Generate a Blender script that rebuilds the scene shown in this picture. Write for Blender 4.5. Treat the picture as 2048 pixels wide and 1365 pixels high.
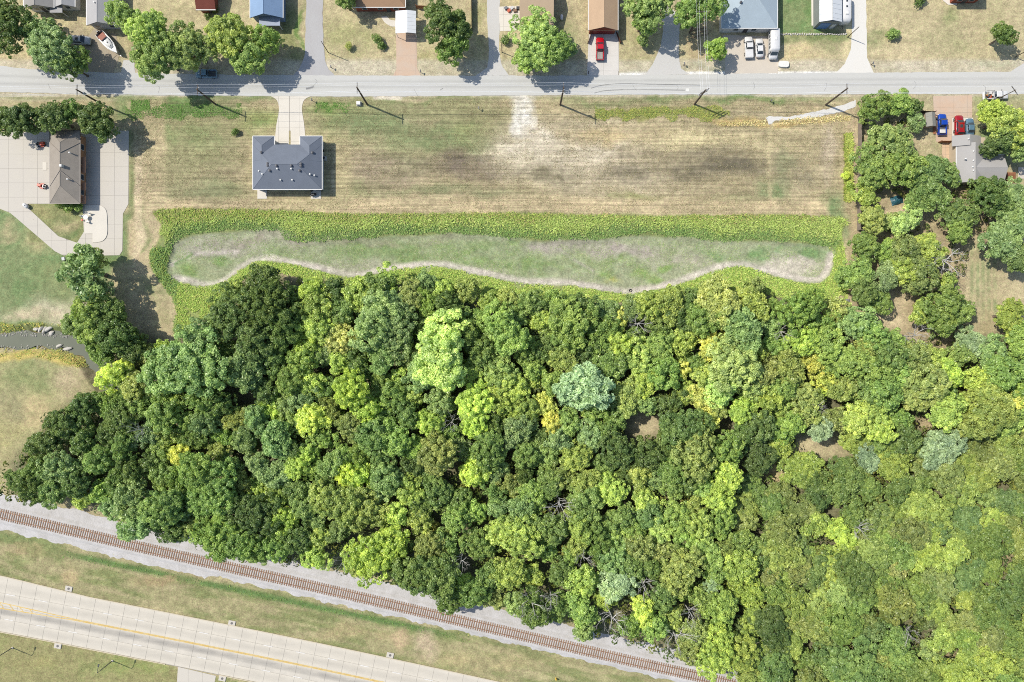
import bpy, bmesh, math, random
import numpy as np
from mathutils import Vector, Matrix

# ------------------------------------------------------------------ scene, camera, light
for o in list(bpy.data.objects):
    bpy.data.objects.remove(o)
SC = bpy.context.scene
CAM_H = 162.0          # metres above the ground
MPP = 0.12             # metres per photograph pixel on the ground
cam_data = bpy.data.cameras.new("camera")
cam_data.sensor_width = 36.0
cam_data.lens = 36.0 * CAM_H / (2048 * MPP)
cam_data.clip_start = 1.0
cam_data.clip_end = 3000.0
cam = bpy.data.objects.new("camera", cam_data)
SC.collection.objects.link(cam)
cam.location = (0, 0, CAM_H)
cam.rotation_euler = (0, 0, 0)
SC.camera = cam

SUN_EL = math.radians(50)
SUN_DIR = Vector((-0.925, 0.38, 0)).normalized()          # horizontal direction towards the sun
to_sun = Vector((SUN_DIR.x * math.cos(SUN_EL), SUN_DIR.y * math.cos(SUN_EL), math.sin(SUN_EL)))
world = bpy.data.worlds.new("World")
SC.world = world
world.use_nodes = True
wn = world.node_tree
bg = wn.nodes["Background"]
sky = wn.nodes.new("ShaderNodeTexSky")
sky.sky_type = 'NISHITA'
sky.sun_disc = False
sky.sun_elevation = SUN_EL
sky.sun_rotation = math.atan2(SUN_DIR.x, SUN_DIR.y)
wn.links.new(sky.outputs[0], bg.inputs[0])
bg.inputs[1].default_value = 0.15
sun_data = bpy.data.lights.new("sun", 'SUN')
sun_data.energy = 4.5
sun_data.angle = math.radians(0.53)
sun_data.color = (1.0, 0.955, 0.88)
sun = bpy.data.objects.new("sun", sun_data)
SC.collection.objects.link(sun)
sun.rotation_euler = to_sun.to_track_quat('Z', 'Y').to_euler()
SC.view_settings.view_transform = 'Standard'
SC.view_settings.look = 'None'
SC.view_settings.exposure = 0.30
SC.view_settings.gamma = 1.0
SC.view_settings.use_curve_mapping = False
SC.cycles.max_bounces = 5
SC.cycles.diffuse_bounces = 3
SC.cycles.glossy_bounces = 2
SC.cycles.transmission_bounces = 3
SC.cycles.transparent_max_bounces = 4
SC.cycles.use_denoising = False
SC.cycles.pixel_filter_type = 'BLACKMAN_HARRIS'
SC.cycles.filter_width = 1.0

rnd = random.Random(7)
RN = np.random.default_rng(11)

# ------------------------------------------------------------------ helpers
def W(px, py, z=0.0):
    """a point of the place at height z, from where the survey picture shows it"""
    s = (CAM_H - z) / CAM_H * MPP
    return Vector(((px - 1024) * s, (682.5 - py) * s, z))

K_RGB = (1.66, 1.70, 1.79)   # sunlit white diffuser in this light and exposure
K_LIGHT = 1.70
def lin(c):
    c = c / 255.0
    return c / 12.92 if c <= 0.04045 else ((c + 0.055) / 1.055) ** 2.4
def alb(r, g, b, k=1.0):
    """base colour of a sunlit flat surface that photographs as r, g, b"""
    return tuple(min(0.88, lin(v) / w * k) for v, w in zip((r, g, b), K_RGB))

COL = SC.collection
def link(o, parent=None):
    COL.objects.link(o)
    if parent is not None:
        o.parent = parent
    return o
def tag(o, label=None, cat=None, group=None, kind=None):
    if label: o["label"] = label
    if cat: o["category"] = cat
    if group: o["group"] = group
    if kind: o["kind"] = kind
    return o
def empty(name, loc, rz=0.0, label=None, cat=None, group=None):
    e = bpy.data.objects.new(name, None)
    e.empty_display_size = 0.3
    link(e)
    e.location = loc
    e.rotation_euler = (0, 0, rz)
    return tag(e, label, cat, group)
def copy_tree(o, parent=None):
    c = o.copy()
    COL.objects.link(c)
    c.parent = parent
    for ch in list(o.children):
        copy_tree(ch, c)
    return c

class MB:
    def __init__(self):
        self.v, self.f = [], []
    def add(self, vs, fs):
        n = len(self.v)
        self.v += [tuple(p) for p in vs]
        self.f += [tuple(i + n for i in f) for f in fs]
        return self
    def box(self, x0, x1, y0, y1, z0, z1):
        return self.add([(x0, y0, z0), (x1, y0, z0), (x1, y1, z0), (x0, y1, z0), (x0, y0, z1), (x1, y0, z1), (x1, y1, z1), (x0, y1, z1)],
                        [(3, 2, 1, 0), (4, 5, 6, 7), (0, 1, 5, 4), (1, 2, 6, 5), (2, 3, 7, 6), (3, 0, 4, 7)])
    def bevbox(self, x0, x1, y0, y1, z0, z1, b=0.05):
        P = []
        for z, i in ((z0, 0), (z1 - b, 0), (z1, b)):
            P += [(x0 + i, y0 + i, z), (x1 - i, y0 + i, z), (x1 - i, y1 - i, z), (x0 + i, y1 - i, z)]
        F = [(3, 2, 1, 0), (8, 9, 10, 11)]
        for k in (0, 4):
            for j in range(4):
                F.append((k + j, k + (j + 1) % 4, k + 4 + (j + 1) % 4, k + 4 + j))
        return self.add(P, F)
    def prism(self, poly, z0, z1):
        n = len(poly)
        a = sum(poly[i][0] * poly[(i + 1) % n][1] - poly[(i + 1) % n][0] * poly[i][1] for i in range(n))
        if a < 0: poly = poly[::-1]
        return self.add([(p[0], p[1], z0) for p in poly] + [(p[0], p[1], z1) for p in poly],
                        [tuple(range(n))[::-1], tuple(range(n, 2 * n))] + [(i, (i + 1) % n, n + (i + 1) % n, n + i) for i in range(n)])
    def tube(self, pts, rads, n=8, caps=True):
        pts = [Vector(p) for p in pts]
        base = len(self.v)
        for i, p in enumerate(pts):
            d = (pts[min(i + 1, len(pts) - 1)] - pts[max(i - 1, 0)]).normalized()
            u = d.cross(Vector((0, 0, 1)))
            if u.length < 1e-3: u = Vector((1, 0, 0))
            u.normalize(); w = d.cross(u)
            r = rads[i] if isinstance(rads, (list, tuple)) else rads
            for k in range(n):
                a = 2 * math.pi * k / n
                self.v.append(tuple(p + (u * math.cos(a) + w * math.sin(a)) * r))
        for i in range(len(pts) - 1):
            for k in range(n):
                a = base + i * n + k; b = base + i * n + (k + 1) % n
                self.f.append((a, b, b + n, a + n))
        if caps:
            self.f.append(tuple(base + k for k in range(n))[::-1])
            self.f.append(tuple(base + (len(pts) - 1) * n + k for k in range(n)))
        return self
    def lathe(self, prof, n=16, loc=(0, 0, 0)):
        base = len(self.v)
        for r, z in prof:
            for k in range(n):
                a = 2 * math.pi * k / n
                self.v.append((loc[0] + r * math.cos(a), loc[1] + r * math.sin(a), loc[2] + z))
        for i in range(len(prof) - 1):
            for k in range(n):
                a = base + i * n + k; b = base + i * n + (k + 1) % n
                self.f.append((a, b, b + n, a + n))
        self.f.append(tuple(base + k for k in range(n))[::-1])
        self.f.append(tuple(base + (len(prof) - 1) * n + k for k in range(n)))
        return self
    def mesh(self, name):
        m = bpy.data.meshes.new(name)
        m.from_pydata(self.v, [], self.f)
        return m
    def build(self, name, mat, parent=None, smooth=False, fix=False):
        m = self.mesh(name)
        if fix:
            bm = bmesh.new(); bm.from_mesh(m)
            bmesh.ops.recalc_face_normals(bm, faces=bm.faces)
            bm.to_mesh(m); bm.free()
        m.materials.append(mat)
        if smooth:
            m.polygons.foreach_set("use_smooth", [True] * len(m.polygons))
        o = bpy.data.objects.new(name, m)
        return link(o, parent)

def polysheet(name, pts, z, mat, parent=None, label=None, cat=None, kind=None, thick=0.0, holes=()):
    """flat outline (world xy) filled and optionally given thickness downwards"""
    bm = bmesh.new()
    def ring(pp):
        vs = [bm.verts.new((p[0], p[1], z)) for p in pp]
        return [bm.edges.new((vs[i], vs[(i + 1) % len(vs)])) for i in range(len(vs))]
    es = ring(pts)
    for h in holes: es += ring(h)
    bmesh.ops.triangle_fill(bm, edges=es, use_beauty=True)
    bmesh.ops.recalc_face_normals(bm, faces=bm.faces)
    for f in bm.faces:
        if f.normal.z < 0: f.normal_flip()
    if thick:
        r = bmesh.ops.extrude_face_region(bm, geom=list(bm.faces))
        bmesh.ops.translate(bm, verts=[g for g in r["geom"] if isinstance(g, bmesh.types.BMVert)], vec=(0, 0, -thick))
        bmesh.ops.recalc_face_normals(bm, faces=bm.faces)
    m = bpy.data.meshes.new(name)
    bm.to_mesh(m); bm.free()
    m.materials.append(mat)
    o = link(bpy.data.objects.new(name, m), parent)
    return tag(o, label, cat, None, kind)

def smooth_line(pts, n=6):
    """Catmull-Rom through pixel points"""
    out = []
    P = [pts[0]] + list(pts) + [pts[-1]]
    for i in range(1, len(P) - 2):
        p0, p1, p2, p3 = P[i - 1], P[i], P[i + 1], P[i + 2]
        for k in range(n):
            t = k / n
            out.append(tuple(0.5 * (2 * p1[j] + (p2[j] - p0[j]) * t + (2 * p0[j] - 5 * p1[j] + 4 * p2[j] - p3[j]) * t * t + (3 * p1[j] - p0[j] - 3 * p2[j] + p3[j]) * t ** 3) for j in (0, 1)))
    out.append(tuple(pts[-1]))
    return out
def smooth_ring(pts, n=5):
    q = list(pts[-2:]) + list(pts) + list(pts[:2])
    s = smooth_line(q, n)
    return s[2 * n: 2 * n + len(pts) * n]
def rough(pts, amp, step=6.0, seed=1, closed=True):
    """an outline in pixels made uneven, as a worn edge is"""
    r = random.Random(seed); out = []
    m = len(pts) if closed else len(pts) - 1
    for i in range(m):
        a, b = pts[i], pts[(i + 1) % len(pts)]
        L = math.hypot(b[0] - a[0], b[1] - a[1]); k = max(1, int(L / step))
        for j in range(k):
            t = j / k
            out.append((a[0] + (b[0] - a[0]) * t + r.uniform(-amp, amp), a[1] + (b[1] - a[1]) * t + r.uniform(-amp, amp)))
    if not closed: out.append(pts[-1])
    return out
def wpts(pts, z=0.0):
    return [(W(x, y, z).x, W(x, y, z).y) for x, y in pts]
def clip_cell(poly, x0, x1, y0, y1):
    for ax, lim, sgn in ((0, x0, 1), (0, x1, -1), (1, y0, 1), (1, y1, -1)):
        out = []
        for i in range(len(poly)):
            a, b = poly[i], poly[(i + 1) % len(poly)]
            ia, ib = (a[ax] - lim) * sgn >= 0, (b[ax] - lim) * sgn >= 0
            if ia: out.append(a)
            if ia != ib:
                t = (lim - a[ax]) / (b[ax] - a[ax])
                out.append((a[0] + (b[0] - a[0]) * t, a[1] + (b[1] - a[1]) * t))
        poly = out
        if len(poly) < 3: return []
    return poly
def area(poly):
    return abs(sum(poly[i][0] * poly[(i + 1) % len(poly)][1] - poly[(i + 1) % len(poly)][0] * poly[i][1] for i in range(len(poly)))) / 2

# numpy noise and distance fields, in pixel coordinates
def vnoise(x, y, seed):
    r = np.random.default_rng(seed)
    T = r.random((64, 64))
    xi, yi = np.floor(x).astype(int), np.floor(y).astype(int)
    fx, fy = x - xi, y - yi
    fx = fx * fx * (3 - 2 * fx); fy = fy * fy * (3 - 2 * fy)
    g = lambda a, b: T[a % 64, b % 64]
    return (g(xi, yi) * (1 - fx) + g(xi + 1, yi) * fx) * (1 - fy) + (g(xi, yi + 1) * (1 - fx) + g(xi + 1, yi + 1) * fx) * fy
def fbm(x, y, scale, seed, octs=4):
    o = 0; a = 0.5; t = 0
    for k in range(octs):
        o = o + a * vnoise(x / scale * 2 ** k + 17.3 * k, y / scale * 2 ** k + 5.1 * k, seed + k); t += a; a *= 0.55
    return o / t
def seg_dist(X, Y, pts, closed):
    d = np.full(X.shape, 1e9)
    n = len(pts) if closed else len(pts) - 1
    for i in range(n):
        (ax, ay), (bx, by) = pts[i], pts[(i + 1) % len(pts)]
        dx, dy = bx - ax, by - ay
        t = np.clip(((X - ax) * dx + (Y - ay) * dy) / max(dx * dx + dy * dy, 1e-9), 0, 1)
        d = np.minimum(d, np.hypot(X - ax - t * dx, Y - ay - t * dy))
    return d
def inside(X, Y, pts):
    c = np.zeros(X.shape, bool)
    for i in range(len(pts)):
        (ax, ay), (bx, by) = pts[i], pts[i - 1]
        if ay == by: continue
        k = ((ay > Y) != (by > Y)) & (X < (bx - ax) * (Y - ay) / (by - ay) + ax)
        c ^= k
    return c
def sdf(X, Y, pts):
    return np.where(inside(X, Y, pts), -1, 1) * seg_dist(X, Y, pts, True)

def bigmesh(name, V, Q, mat, parent=None, col=None, var=None, smooth=False, k=4):
    m = bpy.data.meshes.new(name)
    V = np.asarray(V, np.float32); Q = np.asarray(Q, np.int32)
    m.vertices.add(len(V)); m.vertices.foreach_set("co", V.ravel())
    m.loops.add(Q.size); m.loops.foreach_set("vertex_index", Q.ravel())
    m.polygons.add(len(Q)); m.polygons.foreach_set("loop_start", np.arange(0, Q.size, k, dtype=np.int32))
    if smooth: m.polygons.foreach_set("use_smooth", np.ones(len(Q), bool))
    m.update(calc_edges=True)
    if col is not None:
        a = m.attributes.new("Col", 'FLOAT_COLOR', 'POINT')
        a.data.foreach_set("color", np.concatenate([col, np.ones((len(col), 1))], 1).astype(np.float32).ravel())
    if var is not None:
        a = m.attributes.new("var", 'FLOAT', 'POINT')
        a.data.foreach_set("value", np.asarray(var, np.float32))
    m.materials.append(mat)
    o = bpy.data.objects.new(name, m)
    return link(o, parent)

# ------------------------------------------------------------------ materials
MATS = {}
class NT:
    def __init__(self, name):
        self.m = bpy.data.materials.new(name); self.m.use_nodes = True
        self.t = self.m.node_tree; self.b = self.t.nodes["Principled BSDF"]
        self.out = self.t.nodes["Material Output"]
    def n(self, typ, **kw):
        x = self.t.nodes.new("ShaderNode" + typ)
        for k, v in kw.items():
            setattr(x, k, v)
        return x
    def l(self, a, b): self.t.links.new(a, b)
    def noise(self, scale, detail=4, rough=0.6, vec=None, stretch=None, rot=0.0):
        tc = self.n("TexCoord") if vec is None else None
        v = tc.outputs["Object"] if vec is None else vec
        if stretch or rot:
            mp = self.n("Mapping"); mp.inputs["Scale"].default_value = stretch or (1, 1, 1)
            mp.inputs["Rotation"].default_value = (0, 0, rot)
            self.l(v, mp.inputs[0]); v = mp.outputs[0]
        x = self.n("TexNoise"); x.inputs["Scale"].default_value = scale; x.inputs["Detail"].default_value = detail
        x.inputs["Roughness"].default_value = rough
        self.l(v, x.inputs["Vector"]); return x.outputs["Fac"]
    def rng(self, fac, a, b, lo, hi):
        x = self.n("MapRange"); x.inputs[1].default_value = a; x.inputs[2].default_value = b
        x.inputs[3].default_value = lo; x.inputs[4].default_value = hi
        self.l(fac, x.inputs[0]); return x.outputs[0]
    def mix(self, fac, a, b, mode='MIX'):
        x = self.n("Mix", data_type='RGBA', blend_type=mode)
        for s, v in ((x.inputs["Factor"], fac), (x.inputs["A"], a), (x.inputs["B"], b)) if False else ((x.inputs[0], fac), (x.inputs[6], a), (x.inputs[7], b)):
            if isinstance(v, (int, float)): s.default_value = v
            elif isinstance(v, tuple): s.default_value = (*v[:3], 1)
            else: self.l(v, s)
        return x.outputs[2]
    def mul(self, a, b):
        x = self.n("Math", operation='MULTIPLY')
        for s, v in ((x.inputs[0], a), (x.inputs[1], b)):
            if isinstance(v, (int, float)): s.default_value = v
            else: self.l(v, s)
        return x.outputs[0]
    def scale_col(self, col, fac):
        x = self.n("VectorMath", operation='SCALE')
        if isinstance(col, tuple): x.inputs[0].default_value = col[:3]
        else: self.l(col, x.inputs[0])
        if isinstance(fac, (int, float)): x.inputs["Scale"].default_value = fac
        else: self.l(fac, x.inputs["Scale"])
        return x.outputs[0]
    def bump(self, h, strength=0.4, dist=0.05):
        x = self.n("Bump"); x.inputs["Strength"].default_value = strength; x.inputs["Distance"].default_value = dist
        self.l(h, x.inputs["Height"]); self.l(x.outputs[0], self.b.inputs["Normal"])
    def base(self, c, rough=0.85, spec=0.2, metal=0.0):
        if isinstance(c, tuple): self.b.inputs["Base Color"].default_value = (*c[:3], 1)
        else: self.l(c, self.b.inputs["Base Color"])
        self.b.inputs["Roughness"].default_value = rough
        self.b.inputs["Specular IOR Level"].default_value = spec
        self.b.inputs["Metallic"].default_value = metal
        return self.m

def surf(name, c, v=0.15, s1=0.35, s2=6.0, rough=0.85, spec=0.2, metal=0.0, c2=None, bump=0.0, stretch=None):
    """weathered plain surface: broad blotches and fine grain"""
    if name in MATS: return MATS[name]
    t = NT(name)
    a = t.noise(s1, 4, 0.6, stretch=stretch); b = t.noise(s2, 5, 0.75, stretch=stretch)
    col = t.mix(t.rng(a, 0.35, 0.65, 0, 1), c, c2) if c2 else c
    f = t.mul(t.rng(a, 0.3, 0.7, 1 - v, 1 + v), t.rng(b, 0.25, 0.75, 1 - v, 1 + v))
    t.base(t.scale_col(col, f), rough, spec, metal)
    if bump: t.bump(b, bump, 0.08)
    MATS[name] = t.m
    return t.m
def paint(name, c, rough=0.35, spec=0.5, metal=0.0, coat=0.0):
    if name in MATS: return MATS[name]
    t = NT(name)
    a = t.noise(2.5, 3, 0.6)
    t.base(t.scale_col(c, t.rng(a, 0.3, 0.7, 0.92, 1.06)), rough, spec, metal)
    t.b.inputs["Coat Weight"].default_value = coat
    MATS[name] = t.m
    return t.m

def leaf_material():
    t = NT("leaf")
    oi = t.n("ObjectInfo")
    at = t.n("Attribute", attribute_name="var")
    hue = t.n("HueSaturation")
    t.l(t.rng(at.outputs["Fac"], 0, 1, 0.525, 0.478), hue.inputs["Hue"])
    t.l(t.rng(at.outputs["Fac"], 0, 1, 0.60, 1.45), hue.inputs["Value"])
    hue.inputs["Saturation"].default_value = 1.0
    geo = t.n("NewGeometry")
    n1 = t.noise(0.09, 4, 0.6, vec=geo.outputs["Position"]); n2 = t.noise(0.22, 3, 0.6, vec=geo.outputs["Position"])
    common = t.mix(t.rng(n2, .35, .65, 0, 1), (.135, .215, .048), (.205, .265, .06))       # stands share their tone with their neighbours
    ref = t.n("Math", operation='MULTIPLY'); 
    lum = t.n("RGBToBW"); t.l(oi.outputs["Color"], lum.inputs[0])
    lc = t.scale_col(common, t.rng(lum.outputs[0], 0.05, 0.55, 0.55, 1.55))
    t.l(t.scale_col(t.mix(t.rng(n1, .3, .7, .10, .48), oi.outputs["Color"], lc), t.rng(n2, .3, .7, 1.08, 1.34)), hue.inputs["Color"])
    t.base(hue.outputs[0], 0.42, 0.5)
    tr = t.n("BsdfTranslucent")
    t.l(t.scale_col(hue.outputs[0], 1.15), tr.inputs["Color"])
    mx = t.n("MixShader"); mx.inputs[0].default_value = 0.36
    t.l(t.b.outputs[0], mx.inputs[1]); t.l(tr.outputs[0], mx.inputs[2])
    t.l(mx.outputs[0], t.out.inputs["Surface"])
    return t.m
def herb_material():
    t = NT("herb")
    at = t.n("Attribute", attribute_name="Col")
    t.base(at.outputs["Color"], 0.7, 0.2)
    tr = t.n("BsdfTranslucent"); t.l(at.outputs["Color"], tr.inputs["Color"])
    mx = t.n("MixShader"); mx.inputs[0].default_value = 0.25
    t.l(t.b.outputs[0], mx.inputs[1]); t.l(tr.outputs[0], mx.inputs[2])
    t.l(mx.outputs[0], t.out.inputs["Surface"])
    return t.m
def ground_material():
    t = NT("turf_and_soil")
    at = t.n("Attribute", attribute_name="Col")
    st = t.n("Attribute", attribute_name="var")      # how far mowing stripes show
    fine = t.noise(5.5, 6, 0.8)
    mid = t.noise(0.8, 8, 0.78)
    stripe = t.noise(0.55, 4, 0.65, stretch=(0.09, 3.2, 1))
    sp = t.noise(2.6, 3, 0.9)
    f = t.mul(t.mul(t.rng(fine, 0.28, 0.72, 0.58, 1.42), t.rng(mid, 0.32, 0.68, 0.72, 1.28)), t.rng(sp, 0.32, 0.6, 0.70, 1.14))
    s = t.n("Mix", data_type='FLOAT')
    t.l(st.outputs["Fac"], s.inputs[0]); s.inputs[2].default_value = 1.0
    t.l(t.rng(stripe, 0.34, 0.66, 0.72, 1.26), s.inputs[3])
    col = t.scale_col(at.outputs["Color"], t.mul(f, s.outputs[0]))
    h = t.n("HueSaturation"); t.l(col, h.inputs["Color"])
    t.l(t.rng(t.noise(1.7, 5, 0.75), 0.3, 0.7, 0.470, 0.532), h.inputs["Hue"])
    t.base(h.outputs[0], 0.95, 0.08)
    t.bump(fine, 0.5, 0.12)
    return t.m
LEAF = leaf_material()
HERB = herb_material()
BARK = surf("bark", (0.16, 0.125, 0.095), 0.25, 1.5, 9, 0.95, 0.1, bump=0.4)
DEADWOOD = surf("dead_wood", (0.40, 0.375, 0.34), 0.2, 1.0, 8, 0.9, 0.1)
# ------------------------------------------------------------------ ground, water, paving
POND = smooth_ring([(339, 503), (358, 480), (390, 468), (493, 459), (552, 465), (575, 481), (640, 484), (720, 478), (800, 471), (876, 468), (1008, 473), (1081, 482), (1198, 479), (1250, 472), (1317, 470), (1434, 482), (1493, 481), (1581, 485), (1650, 491), (1669, 505), (1668, 530), (1657, 556), (1634, 568), (1581, 561), (1531, 546), (1487, 534), (1440, 539), (1390, 558), (1332, 577), (1263, 588), (1227, 586), (1139, 572), (1052, 568), (978, 555), (920, 543), (876, 533), (788, 540), (700, 556), (610, 534), (516, 523), (487, 535), (449, 562), (411, 573), (376, 570), (341, 556), (331, 536)], 4)
BANK = smooth_ring([(325, 419), (560, 423), (750, 429), (1000, 427), (1300, 432), (1662, 433), (1682, 470), (1690, 560), (1684, 606), (1600, 600), (1480, 580), (1380, 592), (1250, 602), (1100, 598), (960, 586), (880, 566), (790, 566), (700, 580), (610, 556), (540, 540), (480, 560), (440, 610), (395, 640), (352, 668), (354, 610), (330, 572), (308, 538), (303, 510), (316, 474), (325, 452)], 4)
CREEK = smooth_line([(-60, 683), (20, 681), (90, 679), (140, 688), (182, 716), (212, 764), (262, 812), (330, 836)], 5)
FOREST = [(455, 562), (520, 546), (600, 562), (700, 568), (800, 553), (900, 572), (960, 592), (1040, 600), (1150, 602), (1260, 602), (1400, 592), (1480, 572), (1560, 592), (1660, 606), (1705, 640), (1765, 664), (1830, 690), (1900, 700), (1960, 690), (2030, 650), (2120, 640), (2120, 1440), (1560, 1410), (1450, 1338), (1330, 1300), (1200, 1262), (1100, 1232), (1000, 1208), (900, 1182), (800, 1158), (700, 1142), (600, 1120), (500, 1116), (420, 1100), (340, 1072), (262, 1045), (215, 1020), (130, 996), (60, 1000), (18, 985), (22, 935), (60, 895), (90, 840), (140, 803), (200, 795), (222, 775), (200, 740), (186, 700), (205, 655), (250, 662), (345, 690), (385, 655), (432, 622)]
EAST_GROVE = [(1720, 200), (1830, 195), (1840, 240), (1800, 262), (1790, 280), (1850, 310), (1900, 330), (1930, 365), (2048, 372), (2110, 380), (2110, 540), (2040, 520), (1960, 470), (1935, 490), (1935, 640), (1960, 690), (1900, 700), (1830, 690), (1765, 664), (1705, 640), (1690, 560), (1700, 470), (1722, 400), (1716, 320), (1740, 280), (1718, 240)]
CLEARINGS = [(1292, 846, 34, 24), (1640, 892, 62, 20), (1560, 946, 18, 26), (1228, 745, 20, 13), (484, 793, 22, 24), (1795, 425, 45, 14), (1782, 622, 30, 52), (1855, 838, 20, 10), (1680, 606, 14, 20), (1340, 868, 20, 16), (1828, 275, 28, 16)]

gx = np.arange(-80, 2129, 3.0); gy = np.arange(-80, 1446, 3.0)
gx = np.concatenate([[-9000, -4000, -1500, -500, -200], gx, [2248, 2548, 3548, 6048, 11000]])
gy = np.concatenate([[-9000, -4000, -1500, -500, -200], gy, [1565, 1865, 2865, 5365, 10000]])
GX, GY = np.meshgrid(gx, gy)
def creek_depth(X, Y):
    d = seg_dist(X, Y, CREEK, False)
    return d
def height(X, Y):
    z = np.zeros(X.shape)
    s = sdf(X, Y, POND)
    z -= 1.1 * np.clip((26 - s) / 34, 0, 1) ** 1.3
    d = creek_depth(X, Y)
    z -= 1.9 * np.clip((30 + 8 * (fbm(X, Y, 22, 19) - .5) - d) / 16, 0, 1)
    return z
d1 = (fbm(GX, GY, 60, 3, 5) - 0.5) * 60; d2 = (fbm(GX, GY, 60, 9, 5) - 0.5) * 50
DX, DY = GX + d1, GY + d2                       # uneven outlines of the patches
n_big, n_mid, n_sm = fbm(GX, GY, 130, 21), fbm(GX * .75, GY, 34, 31) * .62 + fbm(GX * .8, GY, 12, 35) * .38, fbm(GX, GY, 9, 41, 3)
C = np.zeros(GX.shape + (3,))
C[:] = alb(190, 175, 128)
STR = np.zeros(GX.shape)
def mixc(mask, col):
    global C
    m = np.clip(mask, 0, 1)[..., None]
    C = C * (1 - m) + np.array(alb(*col)) * m
def ell(cx, cy, rx, ry, col, soft=0.5, k=1.0, br=0.7, wob=1.0):
    q = np.hypot((GX + d1 * wob - cx) / rx, (GY + d2 * wob - cy) / ry)
    m = np.clip((1 + soft - q) / (2 * soft), 0, 1) * k
    m = m * (1 - br + br * np.clip((n_mid - 0.40) * 6.5, 0, 1.25))
    mixc(m, col)
def rect(x0, x1, y0, y1, col, soft=8, k=1.0, br=0.4, wob=0.35):
    X, Y = GX + d1 * wob, GY + d2 * wob
    m = np.clip((X - x0) / soft + .5, 0, 1) * np.clip((x1 - X) / soft + .5, 0, 1) * np.clip((Y - y0) / soft + .5, 0, 1) * np.clip((y1 - Y) / soft + .5, 0, 1)
    mixc(m * k * (1 - br + br * np.clip((n_mid - 0.38) * 5.5, 0, 1.25)), col)
def poly(pts, col, soft=6, k=1.0, br=0.0, wob=0.25):
    s = sdf(GX + d1 * wob, GY + d2 * wob, pts)
    mixc(np.clip(0.5 - s / soft, 0, 1) * k * (1 - br + br * np.clip((n_mid - 0.38) * 5.5, 0, 1.25)), col)
def path(pts, w, col, soft=4, k=1.0, br=0.3, wob=0.1):
    d = seg_dist(GX + d1 * wob, GY + d2 * wob, smooth_line(pts, 4), False)
    mixc(np.clip((w - d) / soft + .5, 0, 1) * k * (1 - br + br * np.clip((n_mid - 0.38) * 5.5, 0, 1.25)), col)

# general mottling of dry and green grass
mixc((n_mid - 0.45) * 2.2, (160, 156, 100))
mixc((n_big - 0.5) * 3, (202, 186, 140))
# north yards
rect(0, 2100, -100, 150, (205, 190, 140), 10, 0.8)
for a in [(700, 80, 45, 35, (176, 172, 112)), (880, 130, 40, 22, (184, 176, 110)), (1270, 90, 30, 50, (184, 176, 118)), (580, 60, 18, 60, (150, 152, 92)), (604, 50, 6, 70, (124, 152, 70)), (960, 60, 14, 60, (178, 172, 112)),
          (1130, 60, 30, 40, (165, 165, 108)), (330, 25, 40, 25, (196, 184, 130)), (1050, 130, 40, 15, (170, 168, 104)), (1400, 100, 18, 40, (196, 176, 128)), (1420, 140, 30, 7, (116, 142, 78)), (1260, 144, 30, 5, (140, 152, 84)), (1380, 140, 20, 5, (140, 152, 84)),
          (1600, 110, 50, 26, (214, 194, 138)), (1650, 80, 40, 20, (120, 142, 76)), (1760, 80, 26, 16, (148, 156, 96)), (1905, 55, 24, 46, (160, 164, 104)), (1890, 95, 50, 25, (172, 168, 114)), (1990, 50, 20, 40, (186, 182, 122)),
          (1990, 134, 44, 8, (142, 166, 90)), (1800, 136, 20, 6, (148, 164, 90)), (30, 120, 60, 30, (214, 192, 138)), (160, 105, 60, 40, (178, 162, 128)), (270, 100, 30, 60, (176, 162, 112)), (480, 130, 70, 25, (160, 150, 106)), (1830, 110, 70, 26, (212, 194, 146)), (1700, 30, 10, 100, (222, 206, 150))]:
    ell(*a)
rect(1556, 1642, -100, 68, (112, 148, 78), 5, 1.0, 0.25, 0.05)
rect(1556, 1700, 70, 84, (134, 150, 84), 8, 0.8)
# road shoulders
rect(-80, 2120, 120, 200, (208, 198, 172), 8, 0.75, 0.3, 0.1)
rect(-80, 2120, 194, 199, (148, 152, 96), 3, 0.9, 0.5, 0.08)
path([(1240, 149), (1450, 147), (1700, 146)], 3.2, (244, 242, 236), 3, .95, .2, .05)
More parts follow.
